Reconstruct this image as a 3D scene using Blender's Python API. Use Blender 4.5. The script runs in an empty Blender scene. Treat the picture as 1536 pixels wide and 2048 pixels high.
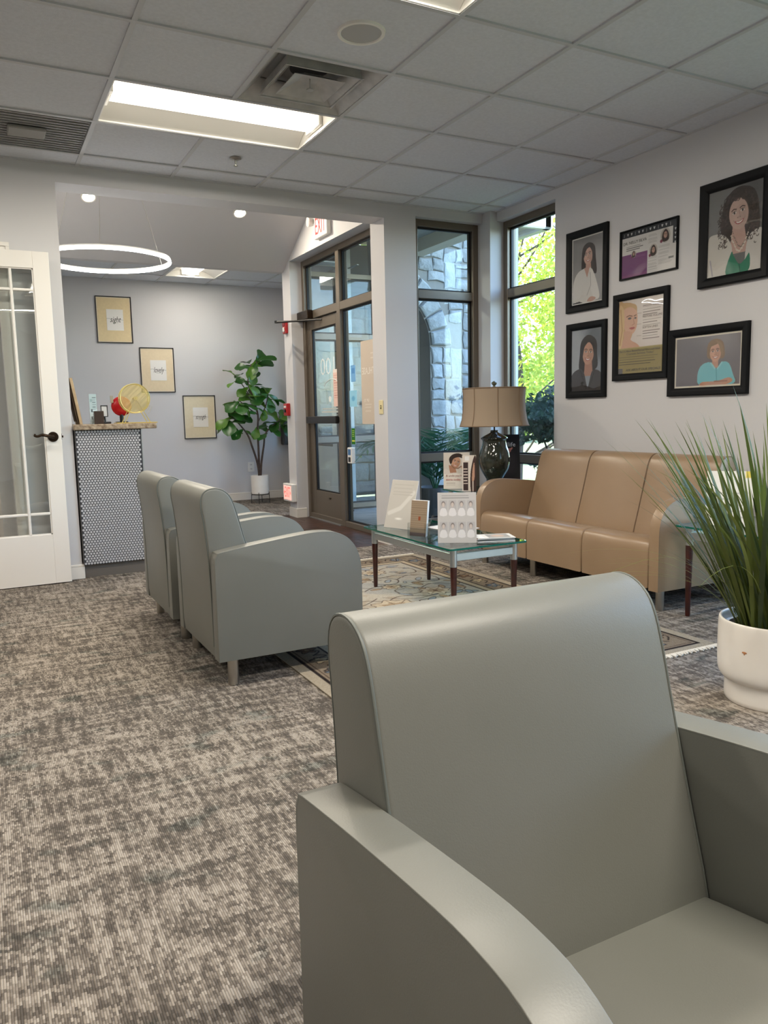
import bpy, bmesh, math, random
import numpy as np
from mathutils import Vector, Matrix
random.seed(7)
rng = np.random.default_rng(11)
S = bpy.context.scene
COL = S.collection
PI = math.pi

# ------------------------------------------------------------------ camera, sky, sun, exposure
cd = bpy.data.cameras.new('camera'); cam = bpy.data.objects.new('camera', cd); COL.objects.link(cam)
cam.location = (-0.71439, -2.9267, 1.0751)
cam.rotation_euler = (1.44532, 0.02163, -0.48222)
cd.sensor_width = 36; cd.sensor_height = 36; cd.sensor_fit = 'AUTO'
cd.lens = 1551.587 * 36 / 2048
cd.clip_start = 0.02; cd.clip_end = 300
S.camera = cam
W = bpy.data.worlds.new('sky'); S.world = W; W.use_nodes = True
_n = W.node_tree.nodes; _n.clear()
_sky = _n.new('ShaderNodeTexSky'); _sky.sky_type = 'NISHITA'; _sky.sun_disc = False
_sky.sun_elevation = math.radians(46); _sky.sun_rotation = math.radians(-30)
_bg = _n.new('ShaderNodeBackground'); _bg.inputs[1].default_value = 0.95
_wo = _n.new('ShaderNodeOutputWorld')
W.node_tree.links.new(_sky.outputs[0], _bg.inputs[0]); W.node_tree.links.new(_bg.outputs[0], _wo.inputs[0])
sd = bpy.data.lights.new('sun', 'SUN'); sd.energy = 11.0; sd.angle = math.radians(0.6); sd.color = (1, .93, .8)
sun = bpy.data.objects.new('sun', sd); COL.objects.link(sun)
sun.location = (-4, 8, 12)
sun.rotation_euler = Vector((-.30, .55, .78)).to_track_quat('Z', 'Y').to_euler()
S.view_settings.view_transform = 'Standard'; S.view_settings.look = 'None'
S.view_settings.gamma = 1; S.view_settings.use_curve_mapping = False
S.view_settings.exposure = 1.25
S.cycles.use_denoising = True
S.cycles.max_bounces = 9; S.cycles.diffuse_bounces = 5; S.cycles.glossy_bounces = 4
S.cycles.transmission_bounces = 8; S.cycles.transparent_max_bounces = 24
S.cycles.caustics_reflective = False; S.cycles.caustics_refractive = False
S.cycles.sample_clamp_indirect = 6
LAMP = (1.0, .92, .80); P_TROFFER = 13.0

# ------------------------------------------------------------------ helpers
def lin(c):
    c = np.asarray(c, float) / 255.0
    return np.where(c <= .04045, c / 12.92, ((c + .055) / 1.055) ** 2.4)
def L4(c):
    r = lin(c); return (float(r[0]), float(r[1]), float(r[2]), 1)
MATS = {}
def mat(name, rgb=(200, 200, 200), rough=.5, metal=0., spec=.5, bump=None, var=None, coat=0., attr=False, emit=None, sheen=0., objvar=0.):
    if name in MATS: return MATS[name]
    m = bpy.data.materials.new(name); m.use_nodes = True
    t = m.node_tree; N = t.nodes; Lk = t.links; p = N['Principled BSDF']
    p.inputs['Base Color'].default_value = L4(rgb)
    p.inputs['Roughness'].default_value = rough; p.inputs['Metallic'].default_value = metal
    p.inputs['Specular IOR Level'].default_value = spec
    p.inputs['Coat Weight'].default_value = coat
    p.inputs['Sheen Weight'].default_value = sheen
    tc = N.new('ShaderNodeTexCoord')
    src = None
    if attr:
        a = N.new('ShaderNodeAttribute'); a.attribute_name = 'Col'; src = a.outputs['Color']
    if var:
        nz = N.new('ShaderNodeTexNoise'); nz.inputs['Scale'].default_value = var[0]; nz.inputs['Detail'].default_value = 5
        Lk.new(tc.outputs['Object'], nz.inputs['Vector'])
        mx = N.new('ShaderNodeMix'); mx.data_type = 'RGBA'
        rp = N.new('ShaderNodeMapRange'); rp.inputs[1].default_value = .3; rp.inputs[2].default_value = .7
        Lk.new(nz.outputs['Fac'], rp.inputs[0]); Lk.new(rp.outputs[0], mx.inputs[0])
        mx.inputs[6].default_value = L4(rgb); mx.inputs[7].default_value = L4(var[1])
        if src is not None: Lk.new(src, mx.inputs[6])
        src = mx.outputs[2]
    if objvar:
        oi = N.new('ShaderNodeObjectInfo'); hs = N.new('ShaderNodeHueSaturation')
        mr = N.new('ShaderNodeMapRange'); mr.inputs[3].default_value = 1 - objvar; mr.inputs[4].default_value = 1 + objvar
        Lk.new(oi.outputs['Random'], mr.inputs[0]); Lk.new(mr.outputs[0], hs.inputs['Value'])
        if src is not None: Lk.new(src, hs.inputs['Color'])
        else: hs.inputs['Color'].default_value = L4(rgb)
        src = hs.outputs[0]
    if src is not None: Lk.new(src, p.inputs['Base Color'])
    if bump:
        nz = N.new('ShaderNodeTexNoise'); nz.inputs['Scale'].default_value = bump[0]; nz.inputs['Detail'].default_value = 4
        Lk.new(tc.outputs['Object'], nz.inputs['Vector'])
        b = N.new('ShaderNodeBump'); b.inputs['Strength'].default_value = bump[1]; b.inputs['Distance'].default_value = bump[2] if len(bump) > 2 else .003
        Lk.new(nz.outputs['Fac'], b.inputs['Height']); Lk.new(b.outputs[0], p.inputs['Normal'])
    if emit:
        p.inputs['Emission Color'].default_value = (*emit[0], 1); p.inputs['Emission Strength'].default_value = emit[1]
    MATS[name] = m; return m
def glass(name, tint=(235, 245, 245), base=.05, wave=0.):
    if name in MATS: return MATS[name]
    m = bpy.data.materials.new(name); m.use_nodes = True
    t = m.node_tree; N = t.nodes; Lk = t.links; N.clear()
    o = N.new('ShaderNodeOutputMaterial'); tr = N.new('ShaderNodeBsdfTransparent'); tr.inputs[0].default_value = L4(tint)
    gl = N.new('ShaderNodeBsdfAnisotropic'); gl.inputs['Roughness'].default_value = .0
    lw = N.new('ShaderNodeLayerWeight'); lw.inputs[0].default_value = .5
    pw = N.new('ShaderNodeMath'); pw.operation = 'POWER'; pw.inputs[1].default_value = 4
    ma = N.new('ShaderNodeMath'); ma.operation = 'MULTIPLY_ADD'; ma.inputs[1].default_value = .9; ma.inputs[2].default_value = base
    mx = N.new('ShaderNodeMixShader')
    Lk.new(lw.outputs['Facing'], pw.inputs[0]); Lk.new(pw.outputs[0], ma.inputs[0]); Lk.new(ma.outputs[0], mx.inputs[0])
    Lk.new(tr.outputs[0], mx.inputs[1]); Lk.new(gl.outputs[0], mx.inputs[2]); Lk.new(mx.outputs[0], o.inputs[0])
    if wave:
        tc = N.new('ShaderNodeTexCoord'); nz = N.new('ShaderNodeTexNoise'); nz.inputs['Scale'].default_value = 7; nz.inputs['Detail'].default_value = 0
        b = N.new('ShaderNodeBump'); b.inputs['Strength'].default_value = wave; b.inputs['Distance'].default_value = .02
        Lk.new(tc.outputs['Object'], nz.inputs[0]); Lk.new(nz.outputs['Fac'], b.inputs['Height']); Lk.new(b.outputs[0], gl.inputs['Normal'])
    MATS[name] = m; return m
def leafmat(name, rgb, trans=.35, rough=.45, objvar=.25, var=None):
    if name in MATS: return MATS[name]
    m = mat(name, rgb, rough=rough, objvar=objvar, var=var)
    t = m.node_tree; N = t.nodes; Lk = t.links; p = N['Principled BSDF']; o = N['Material Output']
    tl = N.new('ShaderNodeBsdfTranslucent'); tl.inputs[0].default_value = L4([min(255, c * 1.25 + 10) for c in rgb])
    src = p.inputs['Base Color'].links
    if src: Lk.new(src[0].from_socket, tl.inputs[0])
    mx = N.new('ShaderNodeMixShader'); mx.inputs[0].default_value = trans
    Lk.new(p.outputs[0], mx.inputs[1]); Lk.new(tl.outputs[0], mx.inputs[2]); Lk.new(mx.outputs[0], o.inputs[0])
    return m

def box(bm, x0, x1, y0, y1, z0, z1, bev=0., seg=1):
    c = Vector(((x0 + x1) / 2, (y0 + y1) / 2, (z0 + z1) / 2))
    M = Matrix.Translation(c) @ Matrix.Diagonal((abs(x1 - x0), abs(y1 - y0), abs(z1 - z0), 1))
    r = bmesh.ops.create_cube(bm, size=1, matrix=M)
    if bev:
        es = list({e for v in r['verts'] for e in v.link_edges})
        bmesh.ops.bevel(bm, geom=es, offset=bev, segments=seg, affect='EDGES', profile=.5)
    return r
def tube(bm, pts, r, n=10, cap=True, closed=False):
    pts = [Vector(p) for p in pts]; rs = r if isinstance(r, (list, tuple)) else [r] * len(pts)
    rings = []; prev = None; m = len(pts)
    for i, p in enumerate(pts):
        a = pts[(i - 1) % m] if (i > 0 or closed) else p; b = pts[(i + 1) % m] if (i < m - 1 or closed) else p
        d = (b - a).normalized()
        if prev is None:
            u = d.orthogonal().normalized()
        else:
            u = (prev - d * prev.dot(d))
            u = u.normalized() if u.length > 1e-6 else d.orthogonal().normalized()
        prev = u; v = d.cross(u)
        rings.append([bm.verts.new(p + (u * math.cos(2 * PI * k / n) + v * math.sin(2 * PI * k / n)) * rs[i]) for k in range(n)])
    for i in range(m if closed else m - 1):
        A = rings[i]; Bq = rings[(i + 1) % m]
        for k in range(n):
            bm.faces.new((A[k], A[(k + 1) % n], Bq[(k + 1) % n], Bq[k]))
    if cap and not closed:
        bm.faces.new(rings[0][::-1]); bm.faces.new(rings[-1])
def lathe(bm, prof, c=(0, 0, 0), n=32):
    rings = []
    for r, z in prof:
        if r < 1e-5: rings.append([bm.verts.new((c[0], c[1], c[2] + z))])
        else: rings.append([bm.verts.new((c[0] + r * math.cos(2 * PI * k / n), c[1] + r * math.sin(2 * PI * k / n), c[2] + z)) for k in range(n)])
    for A, Bq in zip(rings, rings[1:]):
        for k in range(n):
            k2 = (k + 1) % n
            if len(A) == 1 and len(Bq) == 1: continue
            if len(A) == 1: bm.faces.new((A[0], Bq[k2], Bq[k]))
            elif len(Bq) == 1: bm.faces.new((A[k], A[k2], Bq[0]))
            else: bm.faces.new((A[k], A[k2], Bq[k2], Bq[k]))
def prism(bm, pts, d0, d1, axis='y', bev=0., seg=3):
    """pts (a,b): axis y -> (x,z), axis x -> (y,z), axis z -> (x,y); extruded d0..d1"""
    def P(a, b, d):
        return (a, d, b) if axis == 'y' else (d, a, b) if axis == 'x' else (a, b, d)
    A = [bm.verts.new(P(a, b, d0)) for a, b in pts]; Bq = [bm.verts.new(P(a, b, d1)) for a, b in pts]
    f0 = bm.faces.new(A); f1 = bm.faces.new(Bq[::-1]); n = len(pts)
    for k in range(n): bm.faces.new((A[k], Bq[k], Bq[(k + 1) % n], A[(k + 1) % n]))
    bmesh.ops.recalc_face_normals(bm, faces=bm.faces[:])
    if bev:
        es = list(f0.edges) + list(f1.edges)
        bmesh.ops.bevel(bm, geom=es, offset=bev, segments=seg, affect='EDGES', profile=.5, clamp_overlap=True)
def spline(pts, sub=6, closed=False):
    out = []; n = len(pts)
    P = [np.array(p, float) for p in pts]
    for i in range(n if closed else n - 1):
        p0 = P[(i - 1) % n] if (i > 0 or closed) else P[0]; p1 = P[i]; p2 = P[(i + 1) % n]; p3 = P[(i + 2) % n] if (i < n - 2 or closed) else P[-1]
        for k in range(sub):
            t = k / sub
            out.append(tuple(.5 * ((2 * p1) + (p2 - p0) * t + (2 * p0 - 5 * p1 + 4 * p2 - p3) * t * t + (3 * p1 - p0 - 3 * p2 + p3) * t ** 3)))
    if not closed: out.append(tuple(P[-1]))
    return out
def finish(bm, name, smooth=35):
    bmesh.ops.recalc_face_normals(bm, faces=bm.faces[:])
    me = bpy.data.meshes.new(name); bm.to_mesh(me); bm.free()
    if smooth:
        me.shade_smooth(); me.set_sharp_from_angle(angle=math.radians(smooth))
    return me
def link(name, me, m=None, parent=None, shift=True):
    """one mesh object; geometry given in world coordinates is moved into the parent's frame"""
    if m is not None:
        me.materials.clear(); me.materials.append(m)
    o = bpy.data.objects.new(name, me); COL.objects.link(o)
    if parent is not None:
        o.parent = parent
        if shift:
            w = parent.get('_w')
            if w is not None:
                me.transform(Matrix.Translation(-Vector(w))); o['_w'] = list(w)
    return o
def obj(name, bm, m, parent=None, smooth=35, shift=True):
    return link(name, finish(bm, name, smooth), m, parent, shift)
def tag(o, label=None, cat=None, group=None, kind=None):
    if label: o['label'] = label
    if cat: o['category'] = cat
    if group: o['group'] = group
    if kind: o['kind'] = kind
    return o
def thing(name, loc, label, cat, group=None, rotz=0, local=False):
    e = bpy.data.objects.new(name, None); COL.objects.link(e); e.location = loc; e.rotation_euler = (0, 0, rotz)
    e.empty_display_size = .1
    if not local: e['_w'] = list(loc)
    return tag(e, label, cat, group)
def one(name, bm, m, label, cat, group=None, smooth=35):
    """a thing that is a single mesh, its origin moved to the middle of its base"""
    me = finish(bm, name, smooth)
    co = np.zeros(len(me.vertices) * 3); me.vertices.foreach_get('co', co); co = co.reshape(-1, 3)
    b = Vector(((co[:, 0].min() + co[:, 0].max()) / 2, (co[:, 1].min() + co[:, 1].max()) / 2, co[:, 2].min()))
    me.transform(Matrix.Translation(-b))
    o = link(name, me, m); o.location = b
    o['_w'] = list(b)
    return tag(o, label, cat, group)
def struct(name, bm, m, parent=None, smooth=0):
    o = obj(name, bm, m, parent, smooth)
    if parent is None: o['kind'] = 'structure'
    return o
def sroot(name, loc):
    e = bpy.data.objects.new(name, None); COL.objects.link(e); e.location = loc; e['_w'] = list(loc); e['kind'] = 'structure'
    return e
def B(*boxes, bev=0.):
    bm = bmesh.new()
    for b in boxes: box(bm, *b, bev=bev)
    return bm
def copytree(o, loc, rotz, label):
    c = o.copy(); COL.objects.link(c); c.location = loc; c.rotation_euler = (0, 0, rotz); c['label'] = label
    for ch in list(o.children):
        d = ch.copy(); COL.objects.link(d); d.parent = c
        for g in list(ch.children):
            k = g.copy(); COL.objects.link(k); k.parent = d
    return c
def text(name, body, size, m, parent, org, s, t, n, align='CENTER', shear=0., width=None, ext=.0004, off=0.):
    cu = bpy.data.curves.new(name, 'FONT'); cu.body = body; cu.size = size; cu.align_x = align; cu.align_y = 'CENTER'; cu.shear = shear
    cu.extrude = ext; cu.offset = off; cu.resolution_u = 2
    to = bpy.data.objects.new(name + '_tmp', cu); COL.objects.link(to)
    dg = bpy.context.evaluated_depsgraph_get(); dg.update()
    me = bpy.data.meshes.new_from_object(to.evaluated_get(dg)); bpy.data.objects.remove(to); bpy.data.curves.remove(cu)
    k = 1.
    if width:
        co = np.zeros(len(me.vertices) * 3); me.vertices.foreach_get('co', co); xs = co[0::3]
        k = width / max(1e-6, xs.max() - xs.min())
    s, t, n = Vector(s), Vector(t), Vector(n)
    M = Matrix.Translation(Vector(org)) @ Matrix(((s.x * k, t.x, n.x, 0), (s.y * k, t.y, n.y, 0), (s.z * k, t.z, n.z, 0), (0, 0, 0, 1)))
    me.transform(M)
    return link(name, me, m, parent)

# ------------------------------------------------------------------ small raster painter for flat print and woven pattern (colour per vertex)
class Art:
    def __init__(s, w, h, nx, bg):
        s.w, s.h = w, h; s.nx = nx; s.ny = max(2, int(round(nx * h / w)))
        x = np.linspace(0, w, s.nx + 1); y = np.linspace(0, h, s.ny + 1)
        s.X, s.Y = np.meshgrid(x, y); s.px = w / s.nx
        s.im = np.zeros(s.X.shape + (3,)); s.im[:] = bg
    def put(s, mask, col):
        mask = np.clip(mask, 0, 1)[..., None]; s.im = s.im * (1 - mask) + np.asarray(col, float) * mask
    def ell(s, cx, cy, rx, ry, col, rot=0., a=1., soft=None):
        c, q = math.cos(rot), math.sin(rot); dx = s.X - cx; dy = s.Y - cy
        u = (dx * c + dy * q) / rx; v = (-dx * q + dy * c) / ry
        d = (1 - np.hypot(u, v)) * min(rx, ry); s.put(np.clip(d / ((soft or s.px)) + .5, 0, 1) * a, col)
    def rect(s, x0, x1, y0, y1, col, a=1.):
        m = (s.X >= x0) & (s.X <= x1) & (s.Y >= y0) & (s.Y <= y1); s.put(m * a, col)
    def poly(s, pts, col, a=1.):
        ins = np.zeros(s.X.shape, bool); n = len(pts)
        for i in range(n):
            x0, y0 = pts[i]; x1, y1 = pts[(i + 1) % n]
            if y0 == y1: continue
            c = ((s.Y > y0) != (s.Y > y1)) & (s.X < (x1 - x0) * (s.Y - y0) / (y1 - y0) + x0); ins ^= c
        s.put(ins * a, col)
    def blob(s, pts, col, a=1., sub=5): s.poly(spline(pts, sub, True), col, a)
    def line(s, pts, wd, col, a=1.):
        d = np.full(s.X.shape, 9.)
        for (x0, y0), (x1, y1) in zip(pts, pts[1:]):
            vx, vy = x1 - x0, y1 - y0; L = vx * vx + vy * vy + 1e-12
            t = np.clip(((s.X - x0) * vx + (s.Y - y0) * vy) / L, 0, 1); d = np.minimum(d, np.hypot(s.X - x0 - t * vx, s.Y - y0 - t * vy))
        s.put(np.clip((wd / 2 - d) / s.px + .5, 0, 1) * a, col)
    def noise(s, amt, k=1):
        n = rng.normal(0, amt, s.X.shape)
        for _ in range(k): n = (n + np.roll(n, 1, 0) + np.roll(n, 1, 1)) / 1.8
        s.im += n[..., None]
    def mesh(s, name, org, sd, td):
        org, sd, td = np.array(org, float), np.array(sd, float), np.array(td, float)
        V = org + s.X[..., None] * sd + s.Y[..., None] * td
        ny, nx = s.ny, s.nx; V = V.reshape(-1, 3)
        i = (np.arange(ny)[:, None] * (nx + 1) + np.arange(nx)).ravel()
        F = np.stack([i, i + 1, i + nx + 2, i + nx + 1], 1)
        me = bpy.data.meshes.new(name); me.from_pydata(V.tolist(), [], F.tolist())
        a = me.color_attributes.new('Col', 'FLOAT_COLOR', 'POINT')
        c = np.ones((len(V), 4)); c[:, :3] = lin(np.clip(s.im, 0, 255)).reshape(-1, 3); a.data.foreach_set('color', c.ravel().astype(np.float32))
        me.update(); return me
PRINT = mat('printed_paper', rough=.6, attr=True, spec=.3)
def face(A, cx, cy, r, skin, lip=(170, 90, 90), rot=0., brow=(60, 45, 40)):
    sk = np.array(skin, float); c, q = math.cos(rot), math.sin(rot)
    def T(u, v): return cx + r * (u * c - v * q), cy + r * (u * q + v * c)
    A.ell(*T(0, .02), .72 * r, r, skin, rot)
    A.ell(*T(.38, -.1), .3 * r, .62 * r, sk * .86, rot, .55, r * .5); A.ell(*T(-.25, -.2), .22 * r, .2 * r, np.minimum(255, sk * 1.07), rot, .6, r * .4)
    for sg in (-1, 1):
        A.ell(*T(sg * .31, .16), .15 * r, .075 * r, (235, 230, 226), rot); A.ell(*T(sg * .31, .16), .07 * r, .075 * r, (50, 38, 32), rot)
        A.line([T(sg * .16, .25), T(sg * .31, .27), T(sg * .47, .2)], .035 * r, sk * .45)
        A.line([T(sg * .14, .36), T(sg * .33, .42), T(sg * .5, .33)], .06 * r, brow)
        A.ell(*T(sg * .09, -.2), .05 * r, .035 * r, sk * .6, rot)
    A.line([T(.05, .2), T(.09, -.12)], .05 * r, sk * .85); A.ell(*T(0, -.17), .12 * r, .06 * r, sk * .9, rot, .6)
    A.blob([T(-.34, -.38), T(0, -.46), T(.34, -.38), T(.22, -.58), T(0, -.64), T(-.22, -.58)], lip)
    A.blob([T(-.26, -.43), T(0, -.49), T(.26, -.43), T(.15, -.54), T(0, -.57), T(-.15, -.54)], (245, 240, 236))
    A.line([T(-.42, -.3), T(-.36, -.42)], .03 * r, sk * .75); A.line([T(.42, -.3), T(.36, -.42)], .03 * r, sk * .75)
def rule(A, x0, x1, y, n, dy, col, wd, jag=.15):
    for i in range(n): A.rect(x0, x1 - (x1 - x0) * jag * random.random(), y - i * dy - wd / 2, y - i * dy + wd / 2, col)

# ------------------------------------------------------------------ materials
M_wall = mat('wall_paint', (206, 205, 207), rough=.7, bump=(160, .05, .002))
M_white = mat('white_trim', (232, 228, 222), rough=.4)
M_ceil = mat('ceiling_tile', (218, 222, 230), rough=.9, bump=(220, .25, .003), var=(60, (209, 213, 221)))
M_rail = mat('ceiling_rail', (196, 198, 202), rough=.5)
M_alu = mat('bronze_aluminium', (120, 110, 98), rough=.42, metal=.55)
M_gask = mat('black_gasket', (14, 15, 18), rough=.5)
M_glass = glass('window_glass', (243, 249, 250), .024)
M_dglass = glass('door_glass', (246, 248, 247), .10, .05)
M_pglass = glass('picture_glass', (250, 250, 250), .045, .22)
M_tglass = glass('table_glass', (228, 242, 238), .07)
M_tedge = mat('glass_edge', (22, 92, 78), rough=.12)
M_acry = glass('acrylic', (246, 248, 248), .08)
M_sage = mat('sage_vinyl', (118, 118, 112), rough=.43, spec=.5, bump=(420, .16, .0012), var=(3, (112, 113, 106)))
M_sseam = mat('sage_seam', (100, 104, 99), rough=.5)
M_tan = mat('tan_vinyl', (150, 126, 101), rough=.33, spec=.5, bump=(380, .13, .0012), var=(4, (144, 120, 95)))
M_tseam = mat('tan_seam', (122, 100, 78), rough=.5)
M_steel = mat('brushed_steel', (190, 187, 180), rough=.28, metal=1., bump=(500, .1))
M_alum = mat('satin_aluminium', (188, 190, 190), rough=.35, metal=.9)
M_cherry = mat('cherry_wood', (62, 20, 14), rough=.3, var=(30, (40, 12, 9)), coat=.3)
M_black = mat('black_plastic', (20, 20, 21), rough=.4)
M_bframe = mat('black_frame', (7, 9, 13), rough=.5, spec=.18)
M_white_gl = mat('white_ceramic', (236, 232, 226), rough=.22, var=(5, (228, 222, 214)))
M_soil = mat('potting_soil', (45, 36, 28), rough=.95, bump=(120, .8, .01))
M_bronze = mat('oil_rubbed_bronze', (52, 40, 30), rough=.3, metal=.85)
M_gold = mat('gold_wire', (224, 206, 136), rough=.3, metal=.8)
M_red = mat('alarm_red', (170, 22, 28), rough=.35)
M_ivory = mat('ivory_plastic', (226, 212, 166), rough=.4)
M_plast = mat('white_plastic', (232, 230, 226), rough=.4)
M_paper = mat('white_paper', (238, 236, 232), rough=.7)
M_conc = mat('concrete', (172, 168, 160), rough=.9, var=(8, (150, 147, 140)), bump=(60, .3))
M_ink = mat('print_ink', (40, 38, 38), rough=.6)
M_lens = mat('lamp_lens', (255, 250, 240), rough=.5, emit=((1.0, .93, .82), 1.6))
M_refl = mat('fixture_white', (240, 238, 232), rough=.35)

def carpet_material():
    m = bpy.data.materials.new('loop_carpet'); m.use_nodes = True; t = m.node_tree; N = t.nodes; Lk = t.links; p = N['Principled BSDF']
    p.inputs['Roughness'].default_value = .95; p.inputs['Specular IOR Level'].default_value = .1
    tc = N.new('ShaderNodeTexCoord')
    def nz(sx, sy, det=3, rough=.55, off=0):
        mp = N.new('ShaderNodeMapping'); mp.inputs['Scale'].default_value = (sx, sy, 1); mp.inputs['Location'].default_value = (off, off * .7, 0)
        n = N.new('ShaderNodeTexNoise'); n.noise_dimensions = '2D'; n.inputs['Scale'].default_value = 1; n.inputs['Detail'].default_value = det; n.inputs['Roughness'].default_value = rough
        Lk.new(tc.outputs['Object'], mp.inputs[0]); Lk.new(mp.outputs[0], n.inputs[0]); return n.outputs['Fac']
    def ma(op, a, b, c=None):
        x = N.new('ShaderNodeMath'); x.operation = op
        for i, v in enumerate((a, b, c)):
            if v is None: continue
            if isinstance(v, (int, float)): x.inputs[i].default_value = v
            else: Lk.new(v, x.inputs[i])
        return x.outputs[0]
    # loop rows: every yarn row is 5.6 mm wide and changes colour loop by loop
    sp = N.new('ShaderNodeSeparateXYZ'); Lk.new(tc.outputs['Object'], sp.inputs[0])
    xi = ma('FLOOR', ma('MULTIPLY', sp.outputs[0], 1 / .0050), 0)
    wn1 = N.new('ShaderNodeTexWhiteNoise'); wn1.noise_dimensions = '1D'; Lk.new(xi, wn1.inputs['W'])
    yi = ma('FLOOR', ma('ADD', ma('MULTIPLY', sp.outputs[1], 1 / .0105), wn1.outputs['Value']), 0)
    cb = N.new('ShaderNodeCombineXYZ'); Lk.new(xi, cb.inputs[0]); Lk.new(yi, cb.inputs[1])
    wn2 = N.new('ShaderNodeTexWhiteNoise'); wn2.noise_dimensions = '2D'; Lk.new(cb.outputs[0], wn2.inputs['Vector'])
    qv = N.new('ShaderNodeCombineXYZ'); Lk.new(ma('MULTIPLY', xi, .0050), qv.inputs[0]); Lk.new(ma('MULTIPLY', yi, .0105), qv.inputs[1])
    def nq(sx, sy, det=2, rough=.5, off=0):
        mp = N.new('ShaderNodeMapping'); mp.inputs['Scale'].default_value = (sx, sy, 1); mp.inputs['Location'].default_value = (off, off * .7, 0)
        n = N.new('ShaderNodeTexNoise'); n.noise_dimensions = '2D'; n.inputs['Scale'].default_value = 1; n.inputs['Detail'].default_value = det; n.inputs['Roughness'].default_value = rough
        Lk.new(qv.outputs[0], mp.inputs[0]); Lk.new(mp.outputs[0], n.inputs[0]); return n.outputs['Fac']
    cross = nq(4.5, 34, 2, .6, 3.); along = nq(38, 5, 2, .6, 9.); big = nq(1.6, 1.8, 2, .5, 5.); med = nq(60, 14, 2, .6, 1.)
    a = ma('MULTIPLY_ADD', wn2.outputs['Value'], .17, ma('MULTIPLY', cross, .40)); a = ma('MULTIPLY_ADD', along, .34, a); a = ma('MULTIPLY_ADD', big, .14, a); a = ma('MULTIPLY_ADD', med, .30, a)
    a = ma('ADD', a, .035)
    a = ma('MULTIPLY_ADD', a, 1.0, -.20)
    cr = N.new('ShaderNodeValToRGB'); Lk.new(a, cr.inputs[0]); e = cr.color_ramp.elements
    e[0].position = .38; e[0].color = L4((88, 82, 76)); e[1].position = .65; e[1].color = L4((168, 159, 148))
    k = e.new(.47); k.color = L4((110, 102, 94)); k = e.new(.54); k.color = L4((138, 129, 119))
    teal = nz(5, 9, 2, .5, 21.); tm = N.new('ShaderNodeMapRange'); tm.inputs[1].default_value = .62; tm.inputs[2].default_value = .72; tm.inputs[4].default_value = .55; Lk.new(teal, tm.inputs[0])
    mx = N.new('ShaderNodeMix'); mx.data_type = 'RGBA'; mx.blend_type = 'MULTIPLY'; Lk.new(tm.outputs[0], mx.inputs[0]); Lk.new(cr.outputs[0], mx.inputs[6]); mx.inputs[7].default_value = L4((150, 172, 176))
    rb = ma('ABSOLUTE', ma('SINE', ma('MULTIPLY', sp.outputs[0], PI / .0050), 0), 0)
    dk = N.new('ShaderNodeMix'); dk.data_type = 'RGBA'; dk.blend_type = 'MULTIPLY'; dk.inputs[0].default_value = 1
    rbc = N.new('ShaderNodeMapRange'); rbc.inputs[3].default_value = .62; rbc.inputs[4].default_value = 1.08; Lk.new(rb, rbc.inputs[0])  # shade in the grooves between yarn rows, put into the colour
    Lk.new(mx.outputs[2], dk.inputs[6]); Lk.new(rbc.outputs[0], dk.inputs[7]); Lk.new(dk.outputs[2], p.inputs['Base Color'])
    wv = ma('MULTIPLY_ADD', rb, .5, nz(170, 60, 1, .5, 2.))
    b = N.new('ShaderNodeBump'); b.inputs['Strength'].default_value = .55; b.inputs['Distance'].default_value = .004; Lk.new(wv, b.inputs['Height']); Lk.new(b.outputs[0], p.inputs['Normal'])
    return m
M_carpet = carpet_material()

def rails(bm_list, *a): pass

H = 2.723; XR = 3.27; YB = 2.69; YB2 = 2.91; XL = -5.6; YF = -8.2
XE = 2.26; XS = 2.40; YN = 4.78; YC = 5.0; YW = 6.9; XQ = 3.05

# ------------------------------------------------------------------ structure: floors
struct('floor', B((XL, XR + .05, YF, YB + .03, -.12, 0), (-2.6, 1.3, YB + .03, 5.05, -.12, 0), (-.6, XQ, 5.05, YW, -.12, 0)), M_carpet)
fl = sroot('floor_entry', (1.3, YB + .03, -.1))
M_plank = mat('dark_oak_plank', (72, 46, 36), rough=.38, var=(14, (50, 31, 25)), objvar=.25, bump=(60, .15))
struct('subfloor', B((1.3, 2.55, YB + .03, 5.05, -.12, -.012)), M_conc, fl)
y = YB + .032; k = 0
while y < 5.04:
    y2 = min(y + .118, 5.048); xs = [1.302] + [1.3 + (.35 + .45 * ((k * 37) % 5) / 5)] + [2.0 + .3 * ((k * 13) % 4) / 4] + [2.55]
    for a, b in zip(xs, xs[1:]):
        struct('plank', B((a, b - .003, y, y2 - .003, -.012, .0)), M_plank, fl)
    y = y2; k += 1

# ------------------------------------------------------------------ structure: walls
struct('wall_right', B((XR, XR + .22, YF, -3.9, 0, H + .3), (XR, XR + .22, -.22, 1.84, 0, H + .3), (XR, XR + .22, -3.9, -.22, 2.62, H + .3), (XR, XR + .22, -3.9, -.22, 0, .12),
                        (XR, XR + .22, 1.84, 2.58, 2.65, H + .3), (XR, XR + .22, 1.84, 2.58, 0, .12)), M_wall)
struct('wall_back', B((XL, -1.42, YB, YB2, 0, 4.2), (-1.42, -.52, YB, YB2, 2.11, 4.2), (-.52, -.14, YB, YB2, 0, 4.2), (-.14, XE, YB, YB2, 2.61, 4.2), (XE, 2.55, YB, YB2 + .02, 0, 4.2),
                       (2.55, 3.2, YB, YB2, 2.65, 4.2), (2.55, 3.2, YB, YB2, 0, .12), (3.2, XR + .22, 2.58, YB2, 0, 4.2)), M_wall)
struct('wall_left', B((XL - .2, XL, YF - .2, YB2, 0, H + .3)), M_wall)
struct('wall_front', B((XL, XR + .22, YF - .2, YF, 0, H + .3)), M_wall)
struct('wall_entry', B((XE, XS + .08, YB2 + .02, YN, 2.65, 4.2), (XE, XS + .1, YN, YC, 0, 4.2)), M_wall)
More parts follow.
